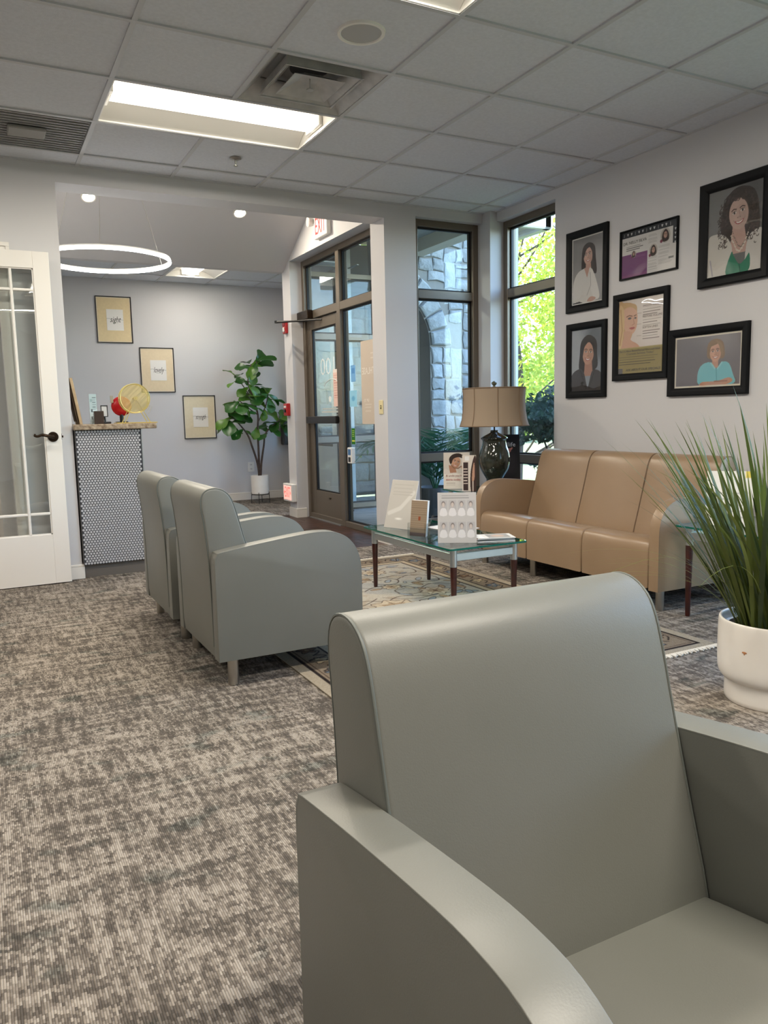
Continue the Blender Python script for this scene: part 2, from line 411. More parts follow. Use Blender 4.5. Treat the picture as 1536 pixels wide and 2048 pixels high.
struct('wall_far', B((-.6, XQ + .2, YW, YW + .2, 0, 3.2)), M_wall)
struct('wall_far_right', B((XQ, XQ + .15, 5.3, YW, 0, .7), (XQ, XQ + .15, 5.3, YW, 2.3, 3.2), (XQ, XQ + .15, 5.3, 5.6, .7, 2.3), (XQ, XQ + .15, 6.5, YW, .7, 2.3)), M_wall)
struct('wall_partition', B((-.6, -.42, YB2, YW, 0, 4.2), (-2.7, -2.6, YB2, 5.05, 0, 3.2)), M_wall)
struct('wall_backroom', B((-2.6, -.6, 4.9, 5.05, 0, 3.2)), mat('cream_paint', (214, 196, 160), rough=.7))
# baseboards
def baseboard(name, *boxes):
    bm = bmesh.new()
    for (x0, x1, y0, y1) in boxes:
        box(bm, x0, x1, y0, y1, 0, .082); 
        nx = .004
        box(bm, x0 + (nx if x1 - x0 > .1 or x1 - x0 < .1 else 0) * 0, x1, y0, y1, .082, .098, bev=.003)
    return struct(name, bm, M_white)
baseboard('baseboard_back', (-.44, -.125, YB - .014, YB), (-.14, -.126, YB, YB2), (XE - .014, 2.55, YB - .014, YB), (XE - .014, XE, YB, YB2 + .02))
baseboard('baseboard_right', (XR - .014, XR, -.22, 1.84))
baseboard('baseboard_far', (-.42, XQ, YW - .014, YW))
baseboard('baseboard_entry', (XE - .014, XE, YN, YC), (XE - .014, XS - .04, YN - .014, YN))

# door casing behind the glazed leaf
bm = B((-.52, -.462, YB - .018, YB, 0, 2.11), (-1.5, -.462, YB - .018, YB, 2.111, 2.18), (-1.5, -1.42, YB - .018, YB, 0, 2.11), (-.4615, -.44, YB - .026, YB, 0, 2.18), (-1.5, -.44, YB - .026, YB, 2.181, 2.205))
struct('trim_1', bm, M_white)

# ------------------------------------------------------------------ ceilings
ce = sroot('ceiling', (0, 0, H))
T = .61
struct('roof_deck', B((XL - .2, XR + .25, YF - .2, YB2, 3.02, 3.2)), M_conc, ce)
def tile(x0, x1, y0, y1, z=H, par=ce, m=M_ceil):
    bm = bmesh.new(); box(bm, x0 + .004, x1 - .004, y0 + .004, y1 - .004, z + .006, z + .022, bev=.003); return struct('ceiling_tile', bm, m, par)
trof = {(0, 2), (1, 2), (0, -1), (1, -1)}
skip = set(trof) | {(1, 1), (-1, 3)}
nxs = range(-2, 6); nys = range(-2, 5)
for i in nxs:
    for j in nys:
        if (i, j) in skip: continue
        x0, x1, y0, y1 = i * T, min((i + 1) * T, XR), j * T, min((j + 1) * T, YB)
        if x1 - x0 < .05: continue
        tile(x0, x1, y0, y1)
# the rest of the ceiling, outside the view, with its own light openings
holes = [(-4, -1), (-4, 2), (0, -5), (-4, -5), (-1, -9)]
hs = {(i + d, j) for i, j in holes for d in (0, 1)}
bm = bmesh.new()
for i in range(-10, 6):
    for j in range(-14, 5):
        if i in nxs and j in nys: continue
        if (i, j) in hs or (i, j) in skip: continue
        x0, x1, y0, y1 = max(i * T, XL), min((i + 1) * T, XR), max(j * T, YF), min((j + 1) * T, YB)
        if x1 - x0 < .03 or y1 - y0 < .03: continue
        box(bm, x0, x1, y0, y1, H + .006, H + .022)
o = struct('ceiling_field', bm, M_ceil, ce); o['kind'] = 'stuff'
def rail(x0, x1, y0, y1, z=H, par=ce):
    dz = .0006 if x1 - x0 > y1 - y0 else 0
    bm = bmesh.new(); box(bm, x0, x1, y0, y1, z - .002 - dz, z + .008 + dz); return struct('grid_rail', bm, M_rail, par)
for i in range(-2, 6):
    for a, b in ([(-5 * T, YB)] if i != 1 else ([(-3 * T, -T), (0, 2 * T), (3 * T, YB)])):
        rail(i * T - .012, i * T + .012, a, b)
for j in range(-3, 5):
    rail(-2 * T, XR, j * T - .0118, j * T + .0118)
rail(XR - .022, XR, YF, YB); rail(XL, XR, YB - .022, YB)
# raised, sloping ceiling over the entry and tiled ceiling beyond
bm = bmesh.new()
sl = lambda Y: 3.0 - .59 * (Y - 4.23)
prism(bm, [(YB2, sl(YB2)), (4.96, sl(4.96)), (5.06, sl(4.96)), (5.06, 3.0), (YB2, sl(YB2) + .15)], -.42, XE, axis='x')
struct('ceiling_entry', bm, M_wall)
struct('roof_entry', B((-2.8, 2.55, YB2, 5.2, 4.2, 4.3), (-2.8, -2.6, YB2, 5.2, 3.2, 4.3)), M_conc)
cf = sroot('ceiling_far', (1.2, 6, H))
struct('roof_deck', B((-.6, XQ + .2, 5.06, YW + .2, 3.1, 3.2), (-2.7, -.6, YB2, 5.1, 2.9, 3.0)), M_conc, cf)
for i in range(-1, 6):
    for j in range(0, 4):
        x0, x1, y0, y1 = max(-.42, .13 + i * T), min(XQ, .13 + (i + 1) * T), max(5.06, 5.24 + (j - 1) * T), min(5.24 + j * T, YW)
        if (i, j) in ((2, 1), (2, 2)): continue
        if x1 - x0 < .05 or y1 - y0 < .02: continue
        tile(x0, x1, y0, y1, H, cf)
for i in range(0, 6): 
    if i != 99: rail(.13 + i * T - .012, .13 + i * T + .012, 5.06, YW, H, cf)
for j in range(1, 4):
    for a, b in ([(-.42, XQ)] if j != 2 else [(-.42, .13 + 2 * T), (.13 + 3 * T, XQ)]): rail(a, b, 5.24 + (j - 1) * T - .0118, 5.24 + (j - 1) * T + .0118, H, cf)
struct('roof_lid', B((-.42, XQ, 5.06, YW, H + .13, H + .15)), M_ceil, cf)

# ------------------------------------------------------------------ ceiling fixtures
def troffer(x0, x1, y0, y1, label, z=H, along='x', grp='recessed ceiling lights', pw=1.):
    c = ((x0 + x1) / 2, (y0 + y1) / 2, z)
    t = thing('ceiling_light', c, label, 'ceiling light', grp)
    g = .013
    bm = bmesh.new(); X0, X1, Y0, Y1 = x0 + g, x1 - g, y0 + g, y1 - g; d = .105
    box(bm, X0, X1, Y0, Y0 + .006, z, z + d); box(bm, X0, X1, Y1 - .006, Y1, z, z + d); box(bm, X0, X0 + .006, Y0, Y1, z, z + d); box(bm, X1 - .006, X1, Y0, Y1, z, z + d); box(bm, X0, X1, Y0, Y1, z + d - .004, z + d)
    obj('housing', bm, M_refl, t, 0)
    ax = along == 'x'
    a0, a1, b0, b1 = (Y0, Y1, X0, X1) if ax else (X0, X1, Y0, Y1)
    mid = (a0 + a1) / 2; hw = .105
    for sg in (-1, 1):
        e = a0 if sg < 0 else a1; pts = []
        for k in range(9):
            f = k / 8; pts.append((e + (mid + sg * hw - e) * f, z + .004 + .075 * math.sin(f * PI / 2)))
        pts2 = [(a, zz + .004) for a, zz in pts[::-1]]
        bm = bmesh.new(); prism(bm, pts + pts2, b0 + .008, b1 - .008, 'x' if ax else 'y'); obj('reflector', bm, M_refl, t)
    pts = [(mid + hw * .93 * math.cos(q), z + .068 - .050 * math.sin(q)) for q in np.linspace(0, PI, 13)]
    bm = bmesh.new(); prism(bm, pts, b0 + .03, b1 - .03, 'x' if ax else 'y'); obj('lens', bm, M_lens, t)
    for e0, e1 in ((b0 + .008, b0 + .029), (b1 - .029, b1 - .008)):
        bm = bmesh.new(); box(bm, *((e0, e1, mid - hw, mid + hw) if ax else (mid - hw, mid + hw, e0, e1)), z + .018, z + .085, bev=.004)
        obj('end_cap', bm, M_refl, t)
    ld = bpy.data.lights.new('lamp', 'AREA'); ld.shape = 'RECTANGLE'; ld.size, ld.size_y = (b1 - b0 - .07, .17) if ax else (.17, b1 - b0 - .07)
    ld.energy = P_TROFFER * pw; ld.color = LAMP
    lo = bpy.data.objects.new('lamp', ld); COL.objects.link(lo); lo.parent = t; lo.location = (0, 0, .0165)
    return t
troffer(0, 2 * T, 2 * T, 3 * T, 'lit long recessed ceiling light next to the square air vent')
troffer(0, 2 * T, -T, 0, 'recessed ceiling light cut off by the top edge, past the round speaker', pw=1.35)
for i, j in holes: troffer(i * T, (i + 2) * T, j * T, (j + 1) * T, 'recessed ceiling light behind the camera', pw=(2.2 if (i, j) == (0, -5) else .8))
troffer(.13 + 2 * T, .13 + 3 * T, 5.24, 5.24 + 2 * T, 'lit recessed ceiling light in the far room beyond the ring', along='y', pw=.6)
# square diffuser
t = thing('air_vent', (1.5 * T, 1.5 * T, H), 'square stepped metal air vent beside the long ceiling light', 'air vent')
M_vent = mat('vent_metal', (200, 199, 197), rough=.45, metal=.2, var=(12, (172, 172, 172)))
M_duct = mat('duct_dark', (62, 62, 64), rough=.7)
cx = cy = 1.5 * T
def pyr(bm, h0, z0, h1, z1, th=.004):
    for dz in (0,):
        v0 = [bm.verts.new((cx + sx * h0, cy + sy * h0, z0)) for sx, sy in ((-1, -1), (1, -1), (1, 1), (-1, 1))]
        v1 = [bm.verts.new((cx + sx * h1, cy + sy * h1, z1)) for sx, sy in ((-1, -1), (1, -1), (1, 1), (-1, 1))]
        v2 = [bm.verts.new((cx + sx * (h0 - th), cy + sy * (h0 - th), z0)) for sx, sy in ((-1, -1), (1, -1), (1, 1), (-1, 1))]
        v3 = [bm.verts.new((cx + sx * (h1 - th), cy + sy * (h1 - th), z1)) for sx, sy in ((-1, -1), (1, -1), (1, 1), (-1, 1))]
        for k in range(4):
            k2 = (k + 1) % 4
            bm.faces.new((v0[k], v0[k2], v1[k2], v1[k])); bm.faces.new((v2[k], v2[k2], v3[k2], v3[k])); bm.faces.new((v0[k], v0[k2], v2[k2], v2[k])); bm.faces.new((v1[k], v1[k2], v3[k2], v3[k]))
bm = bmesh.new(); pyr(bm, .292, H + .001, .20, H + .085); obj('outer_cone', bm, M_vent, t, 0)
for nm, h0, h1, z0 in (('middle_cone', .205, .14, .0), ('inner_ring', .198, .19, .0)):
    bm = bmesh.new(); pyr(bm, h0, H + z0 - .004, h1, H + .05 + z0); obj(nm, bm, M_vent, t, 0)
bm = bmesh.new(); pyr(bm, .135, H - .006, .05, H + .04); box(bm, cx - .05, cx + .05, cy - .05, cy + .05, H + .038, H + .042); obj('inner_cone', bm, M_vent, t, 0)
bm = bmesh.new(); lathe(bm, [(0, .0), (.018, .004), (.018, .009), (.004, .012), (.004, .06)], (cx, cy, H - .02), 16); obj('centre_screw', bm, M_vent, t)
bm = bmesh.new(); lathe(bm, [(0, .084), (.10, .084), (.105, .17), (0, .17)], (cx, cy, H), 28); obj('duct_mouth', bm, M_duct, t)
bm = B((cx - .3, cx + .3, cy - .3, cy + .3, H + .09, H + .1)); obj('back_plate', bm, mat('vent_plate_grey', (176, 176, 178), rough=.6), t, 0)  # plain grey plate behind the vent cones
# speaker
t = thing('ceiling_speaker', (.906, .306, H - .006), 'round grey speaker grille in a ceiling tile', 'speaker')
bm = bmesh.new(); lathe(bm, [(.088, .0), (.092, -.006), (.104, -.005), (.107, .006), (.088, .006)], (.906, .306, H + .001), 40); obj('bezel', bm, M_refl, t)
bm = bmesh.new(); lathe(bm, [(0, -.006), (.06, -.005), (.089, -.001), (.089, .006)], (.906, .306, H + .001), 40); obj('grille', bm, mat('speaker_grille', (190, 190, 190), rough=.7, bump=(900, .8, .002)), t)
# sprinkler
t = thing('sprinkler', (.895, 2.127, H - .045), 'small chrome fire sprinkler hanging from the ceiling', 'sprinkler')
bm = bmesh.new(); lathe(bm, [(0, .006), (.036, .006), (.038, -.002), (.02, -.01), (.006, -.01)], (.895, 2.127, H), 24); obj('escutcheon', bm, M_steel, t)
bm = bmesh.new(); lathe(bm, [(.008, -.008), (.008, -.028), (.004, -.034), (.004, -.042), (.013, -.044), (.013, -.047), (0, -.047)], (.895, 2.127, H), 14); obj('nozzle', bm, M_steel, t)
# return grille with smoke plate
t = thing('return_grille', (-.305, 3.5 * T, H), 'perforated return air grille with a small square plate', 'air vent')
bm = B((-T + .012, -.012, 3 * T + .012, 4 * T - .012, H + .004, H + .012)); obj('grille_panel', bm, mat('perforated_metal', (118, 118, 118), rough=.6, bump=(260, 1., .006), var=(200, (80, 80, 80))), t, 0)
bm = bmesh.new()
for k in range(14): box(bm, -T + .02, -.02, 3 * T + .035 + k * .0405, 3 * T + .041 + k * .0405, H - .001, H + .004)
obj('grille_slat', bm, M_vent, t, 0)
bm = B((-.43, -.23, 2.04, 2.19, H - .022, H - .001), bev=.006); obj('plate', bm, mat('grey_plate', (150, 149, 146), rough=.6), t, 0)
# ring pendant
RC = (.235, 3.30, 2.25); RR = .465
t = thing('ring_pendant', RC, 'glowing white ring pendant light over the reception counter', 'pendant light')
bm = bmesh.new(); tube(bm, [(RC[0] + RR * math.cos(a), RC[1] + RR * math.sin(a), RC[2]) for a in np.linspace(0, 2 * PI, 72, endpoint=False)], .0095, 10, closed=True)
obj('ring_tube', bm, mat('ring_glow', (255, 255, 255), emit=((.95, .97, 1.0), 7.)), t)
bm = bmesh.new(); tube(bm, [(RC[0] + RR * math.cos(a), RC[1] + RR * math.sin(a), RC[2] + .018) for a in np.linspace(0, 2 * PI, 72, endpoint=False)], .009, 6, closed=True); obj('ring_channel', bm, M_refl, t)
for a in (.3, 2.4, 4.5):
    p = (RC[0] + RR * math.cos(a), RC[1] + RR * math.sin(a), RC[2] + .02); q = (RC[0] + .06 * math.cos(a) + .03, RC[1] + .06 * math.sin(a), sl(3.3) - .03)
    bm = bmesh.new(); tube(bm, [p, q], .0016, 6); obj('cable', bm, M_steel, t)
bm = bmesh.new(); lathe(bm, [(0, -.03), (.075, -.028), (.08, .06), (0, .06)], (RC[0] + .03, RC[1], sl(3.3)), 24); obj('canopy', bm, M_refl, t)
# recessed downlights in the slope
for k, (x, y, lab) in enumerate(((.283, 4.297, 'round recessed downlight above the glowing ring'), (1.608, 4.302, 'round recessed downlight nearer the entrance door'))):
    t = thing('downlight', (0, 0, 0), lab, 'ceiling light', 'downlights in the sloped ceiling', local=True)
    t.location = (x, y, sl(y) - .004); t.rotation_euler = (math.atan(-.59), 0, 0)
    bm = bmesh.new(); lathe(bm, [(.048, .003), (.052, -.004), (.064, -.003), (.066, .004)], n=28); obj('trim_ring', bm, M_refl, t)
    bm = bmesh.new(); lathe(bm, [(0, -.002), (.049, -.002), (.049, .002), (0, .002)], n=28); obj('lens', bm, mat('downlight_glow', (255, 245, 225), emit=((1, .85, .6), 12.)), t)
    ld = bpy.data.lights.new('lamp', 'AREA'); ld.shape = 'DISK'; ld.size = .085; ld.energy = 10; ld.color = (1, .88, .7)
    lo = bpy.data.objects.new('lamp', ld); COL.objects.link(lo); lo.parent = t; lo.location = (0, 0, -.004)

# ------------------------------------------------------------------ windows
def glazed(name, axis, pos, a0, a1, z0, z1, vert, horiz, fw=.055, dep=.09, gm=M_glass, skip_panes=()):
    """storefront glazing in the plane axis=pos; vert / horiz = positions of members (centre, width)"""
    ca = (a0 + a1) / 2
    r = sroot(name, (pos, ca, z0) if axis == 'x' else (ca, pos, z0))
    def bb(p0, p1, q0, q1, r0, r1): return (p0, p1, q0, q1, r0, r1) if axis == 'x' else (q0, q1, p0, p1, r0, r1)
    vs = [(a0 + fw / 2, fw), *vert, (a1 - fw / 2, fw)]; hz = [(z0 + fw / 2, fw), *horiz, (z1 - fw / 2, fw)]
    for c, w in vs: struct('mullion', B(bb(pos - dep / 2, pos + dep / 2, c - w / 2, c + w / 2, z0, z1), bev=.003), M_alu, r)
    for c, w in hz:
        for (c0, w0), (c1, w1) in zip(vs, vs[1:]): struct('rail', B(bb(pos - dep / 2 + .002, pos + dep / 2 - .002, c0 + w0 / 2 - .001, c1 - w1 / 2 + .001, c - w / 2, c + w / 2), bev=.003), M_alu, r)
    for i, ((c0, w0), (c1, w1)) in enumerate(zip(vs, vs[1:])):
        for j, ((d0, u0), (d1, u1)) in enumerate(zip(hz, hz[1:])):
            if (i, j) in skip_panes: continue
            A0, A1, D0, D1 = c0 + w0 / 2, c1 - w1 / 2, d0 + u0 / 2, d1 - u1 / 2
            p = struct('pane', B(bb(pos - .003, pos + .003, A0, A1, D0, D1)), gm, r)
            g = .014; q0, q1 = pos - .012, pos + .012
            struct('gasket', B(bb(q0, q1, A0, A0 + g, D0, D1), bb(q0, q1, A1 - g, A1, D0, D1), bb(q0, q1, A0, A1, D0, D0 + g), bb(q0, q1, A0, A1, D1 - g, D1)), M_gask, r)
    return r
glazed('window_1', 'y', 2.80, 2.55, 3.2, .12, 2.65, [], [(.70, .07), (2.055, .07)])
glazed('window_2', 'x', XR + .11, 1.84, 2.58, .12, 2.65, [], [(.68, .07), (2.06, .07)])
glazed('window_3', 'x', XR + .11, -3.9, -.22, .12, 2.62, [(-2.7, .055), (-1.5, .055)], [(.68, .07), (2.06, .07)])
# entrance storefront, door leaf left out of the frame grid
st = glazed('window_4', 'x', XS + .03, YB2 + .02, YN, 0, 2.65, [(3.885, .075)], [(2.09, .075)], skip_panes=((1, 0),))
for c in list(st.children):
    pass
# side glazing at the end of the porch and window of the far room
glazed('window_5', 'y', 5.25, 2.5, 3.5, 0, 2.65, [(3.0, .06)], [(.8, .07), (1.95, .07)])
glazed('window_6', 'x', XQ + .08, 5.6, 6.5, .7, 2.3, [], [])

# entrance door: aluminium leaf with push bar and closer
d = sroot('door_1', (XS + .03, 4.32, 0))
dy0, dy1 = 3.926, 4.722; dx0, dx1 = XS + .008, XS + .052
struct('stile', B((dx0, dx1, dy0, dy0 + .075, .012, 2.046), bev=.003), M_alu, d); struct('stile', B((dx0, dx1, dy1 - .11, dy1, .012, 2.046), bev=.003), M_alu, d)
struct('door_rail', B((dx0 + .001, dx1 - .001, dy0 + .074, dy1 - .109, 1.945, 2.046), bev=.003), M_alu, d); struct('door_rail', B((dx0 + .001, dx1 - .001, dy0 + .074, dy1 - .109, .012, .30), bev=.003), M_alu, d)
struct('pane', B((XS + .027, XS + .033, dy0 + .075, dy1 - .11, .30, 1.945)), M_glass, d)
g = .012
struct('gasket', B((XS + .02, XS + .04, dy0 + .075, dy0 + .075 + g, .3, 1.945), (XS + .02, XS + .04, dy1 - .11 - g, dy1 - .11, .3, 1.945), (XS + .02, XS + .04, dy0 + .075, dy1 - .11, .3, .3 + g), (XS + .02, XS + .04, dy0 + .075, dy1 - .11, 1.945 - g, 1.945)), M_gask, d)
struct('push_bar', B((XS - .045, XS - .005, dy0 + .02, dy1 - .02, .995, 1.068), (XS - .008, XS + .012, dy0 + .02, dy0 + .09, 1.005, 1.058), (XS - .008, XS + .012, dy1 - .1, dy1 - .03, 1.005, 1.058), bev=.006), M_black, d)
struct('lock', B((XS + .002, XS + .012, 4.23, 4.275, .232, .248), bev=.004), M_bronze, d)
struct('threshold', B((XS - .03, XS + .09, dy0, dy1, 0, .011)), M_alum, d)
cl = struct('closer_box', B((XS - .075, XS - .012, 4.50, 4.80, 2.045, 2.135), bev=.006), M_bronze, d)
bm = bmesh.new(); tube(bm, [(XS - .05, 4.56, 2.05), (XS - .05, 4.56, 2.03), (XS - .33, 4.72, 2.03)], .009, 8); tube(bm, [(XS - .33, 4.72, 2.022), (XS - .02, 4.36, 2.022), (XS + .01, 4.33, 2.02)], .009, 8); tube(bm, [(XS - .33, 4.72, 2.015), (XS - .33, 4.72, 2.04)], .014, 10)
struct('closer_arm', bm, M_black, d)
# white etched lettering on the door glass (reads from outside)
M_etch = mat('etched_white', (236, 240, 236), rough=.6)
sx = XS + .0255
text('door_number', '100', .25, M_etch, d, (sx, 4.24, 1.55), (0, 1, 0), (0, 0, 1), (-1, 0, 0), width=.34, off=-.004)
bm = bmesh.new(); tube(bm, [(sx - .0005, 4.16 + .22 * math.cos(a), 1.30 + .13 * math.sin(a)) for a in np.linspace(.5, 2.7, 14)], .004, 6); struct('decal_arc', bm, M_etch, d)
bm = bmesh.new(); tube(bm, [(sx - .0008, 4.22, 1.235), (sx + .0002, 4.22, 1.235)], .03, 16); struct('decal_oval', bm, M_etch, d)
bm = bmesh.new()
for k, (w, h) in enumerate(((.42, .016), (.46, .02), (.46, .003), (.42, .016))): box(bm, sx - .0008, sx + .0002, 4.21 - w / 2, 4.21 + w / 2, 1.14 - k * .03 - h / 2, 1.14 - k * .03 + h / 2)
struct('decal_line', bm, mat('etched_grey', (190, 196, 192), rough=.6), d)
A = Art(.13, .36, 26, (232, 200, 188)); rule(A, .02, .11, .30, 10, .024, (205, 150, 140), .006); A.rect(0, .13, .33, .36, (238, 226, 218))
o = link('notice', A.mesh('notice', (sx - .0006, 4.13, 1.16), (0, -1, 0), (0, 0, 1)), PRINT, d)

# ------------------------------------------------------------------ glazed white interior door standing open against the wall
X0, X1, Yd0, Yd1 = -1.06, -.22, 2.585, 2.625
d = sroot('door_2', ((X0 + X1) / 2, 2.605, 0))
gx0, gx1, gz0, gz1 = X0 + .10, X1 - .098, .335, 2.04
struct('stile', B((X0, gx0, Yd0, Yd1, .006, 2.145), bev=.002), M_white, d); struct('stile', B((gx1, X1, Yd0, Yd1, .006, 2.145), bev=.002), M_white, d)
struct('door_rail', B((gx0, gx1, Yd0, Yd1, gz1, 2.145), bev=.001), M_white, d); struct('door_rail', B((gx0, gx1, Yd0, Yd1, .006, gz0), bev=.001), M_white, d)
mv = [gx0 + .132, gx1 - .132]; mh = [gz0 + .138, gz1 - .134]; mw = .017
for x in mv: struct('muntin', B((x - mw / 2, x + mw / 2, Yd0 + .004, Yd1 - .004, gz0, gz1), bev=.004), M_white, d)
for z in mh:
    for a, b in ((gx0, mv[0] - mw / 2), (mv[0] + mw / 2, mv[1] - mw / 2), (mv[1] + mw / 2, gx1)): struct('muntin', B((a, b, Yd0 + .004, Yd1 - .004, z - mw / 2, z + mw / 2), bev=.004), M_white, d)
xs = [gx0, *mv, gx1]; zs = [gz0, *mh, gz1]
for a, b in zip(xs, xs[1:]):
    for c, e in zip(zs, zs[1:]):
        struct('pane', B((a, b, 2.603, 2.607, c, e)), M_dglass, d)
        bm = B((a, b, Yd0 + .006, Yd0 + .018, c, c + .007), (a, b, Yd0 + .006, Yd0 + .018, e - .007, e), (a, a + .007, Yd0 + .006, Yd0 + .018, c, e), (b - .007, b, Yd0 + .006, Yd0 + .018, c, e)); struct('bead', bm, M_white, d)
hx, hz = -.272, .975
bm = bmesh.new(); tube(bm, [(hx, Yd0, hz), (hx, Yd0 - .006, hz), (hx, Yd0 - .012, hz)], [.031, .033, .028], 24); tube(bm, [(hx, Yd0 - .01, hz), (hx, Yd0 - .045, hz)], .011, 12)
struct('rosette', bm, M_bronze, d, 35)
bm = bmesh.new(); tube(bm, spline([(hx + .004, Yd0 - .045, hz), (hx - .03, Yd0 - .05, hz + .006), (hx - .065, Yd0 - .05, hz + .014), (hx - .095, Yd0 - .048, hz + .006), (hx - .112, Yd0 - .046, hz + .012), (hx - .106, Yd0 - .046, hz + .02)], 4), [.010] * 9 + [.008] * 8 + [.0065] * 4, 10)
struct('lever', bm, M_bronze, d, 35)
struct('latch_plate', B((X1, X1 + .003, 2.594, 2.616, .955, .995), (X1, X1 + .012, 2.6, 2.61, .968, .982)), M_bronze, d)
# back room seen through its panes
t = thing('wall_notice', (-1.1, 4.88, 1.2), 'pale paper notice on the cream wall behind the glazed door', 'notice')
A = Art(.32, .62, 30, (232, 230, 224)); rule(A, .05, .27, .5, 12, .03, (170, 170, 165), .008)
link('sheet', A.mesh('sheet', (-1.35, 4.885, 1.15), (1, 0, 0), (0, 0, 1)), PRINT, t)
bm = bmesh.new(); box(bm, -1.36, -1.02, 4.886, 4.9, 1.14, 1.78); obj('backing', bm, M_paper, t, 0)
t = thing('storage_box', (-1.5, 4.5, 0), 'brown storage carton in the room behind the glazed door', 'box')
bm = B((-1.7, -1.25, 4.3, 4.75, 0, .55), bev=.004); obj('carton', bm, mat('cardboard', (150, 116, 78), rough=.85), t, 0)
bm = B((-1.69, -1.26, 4.5, 4.55, .551, .553)); obj('tape', bm, mat('tape', (190, 160, 110), rough=.3), t, 0)
troffer(-2.0, -.8, 3.5, 4.1, 'added ceiling light brightening the room behind the glazed door', z=2.78)  # light added to brighten the back room

# ------------------------------------------------------------------ vinyl seating
def rot_pts(p): return p
BACK = [(.006, .11), (0, .16), (-.001, .3), (-.005, .5), (-.018, .66), (-.027, .725), (-.024, .766), (-.006, .791), (.024, .80), (.056, .795), (.085, .776), (.104, .744), (.121, .69), (.147, .59), (.186, .45), (.222, .32), (.235, .2), (.236, .11)]
ARM = [(0, .11), (0, .50), (.003, .53), (.012, .545), (.03, .552), (.2, .575), (.38, .594), (.46, .596), (.52, .588), (.572, .562), (.608, .521), (.628, .47), (.635, .41), (.635, .30), (.635, .11)]
def arm_profile():
    a = spline(ARM[3:14], 3); return [ARM[0], ARM[1], ARM[2]] + a[0:] + [ARM[14]]
def seat_profile():
    return [(.16, .12), (.16, .315), (.22, .326)] + spline([(.26, .334), (.36, .352), (.48, .374), (.56, .383), (.60, .381), (.625, .366), (.637, .335), (.64, .29)], 3) + [(.638, .12)]
def seating(root, n, ws, aw, m, ms):
    """n seats of width ws between two arms of width aw, front along local +x, left end at y=0"""
    for y0 in (0, aw + n * ws):
        bm = bmesh.new(); prism(bm, arm_profile(), y0, y0 + aw, 'y', bev=.012, seg=3); a = obj('arm', bm, m, root, 50)
        for yy in (y0 + .0025, y0 + aw - .0025):
            bm = bmesh.new(); pr = arm_profile()[1:]; cxy = (.3, .33)
            tube(bm, [(u + (.3 - u) * .012 if 0 else u - (.0035 if u > .5 else -.0035 if u < .02 else 0), yy, z - (.0035 if z > .52 else 0)) for u, z in pr], .0028, 6); obj('seam', bm, ms, a, 60)
    for k in range(n):
        y0 = aw + k * ws
        bp = [BACK[0]] + spline(BACK[1:-1], 3) + [BACK[-1]]
        bm = bmesh.new(); prism(bm, bp, y0 + .0015, y0 + ws - .0015, 'y', bev=.010, seg=3); bk = obj('backrest', bm, m, root, 50)
        for yy in (y0 + .005, y0 + ws - .005):
            bm = bmesh.new(); tube(bm, [(u, yy, z) for u, z in [(u * .985 + .0006, z - .002) for u, z in bp[1:-1]]], .0026, 6); obj('seam', bm, ms, bk, 60)
        bm = bmesh.new(); prism(bm, seat_profile(), y0 + .002, y0 + ws - .002, 'y', bev=.012, seg=3)
        for v in bm.verts:
            if v.co.z > .3 and .2 < v.co.x:
                f = (v.co.y - y0) / ws; v.co.z += .016 * math.sin(PI * min(1, max(0, f))) ** .6 - .008
        obj('seat', bm, m, root, 50)
    wtot = 2 * aw + n * ws
    ys = [.04, wtot - .04] + ([aw + ws] if n > 1 else [])
    for u in (.065, .575):
        for y in ys:
            bm = bmesh.new(); lathe(bm, [(0, 0), (.0215, 0), (.0225, .004), (.0225, .115), (0, .115)], (u, y, 0), 20); obj('leg', bm, M_steel, root)
CW, CA = .664, .067
ch = thing('armchair', (0, 0, 0), 'large sage green vinyl armchair in the foreground, its padded back towards the coffee table', 'armchair', 'sage green armchairs', local=True)
seating(ch, 1, CW - 2 * CA, CA, M_sage, M_sseam)
ch.location = (-.353, -1.937, 0); ch.rotation_euler = (0, 0, -PI / 2)
copytree(ch, (.07, .022, 0), 0, 'nearer of two sage green armchairs seen from behind, beside the rug')
copytree(ch, (.06, .797, 0), 0, 'farther of two sage green armchairs seen from behind, by the mosaic counter')
so = thing('sofa', (3.036, 1.655, 0), 'three seat tan vinyl sofa below the framed portraits', 'sofa', rotz=PI, local=True)
seating(so, 3, .521, .066, M_tan, M_tseam)

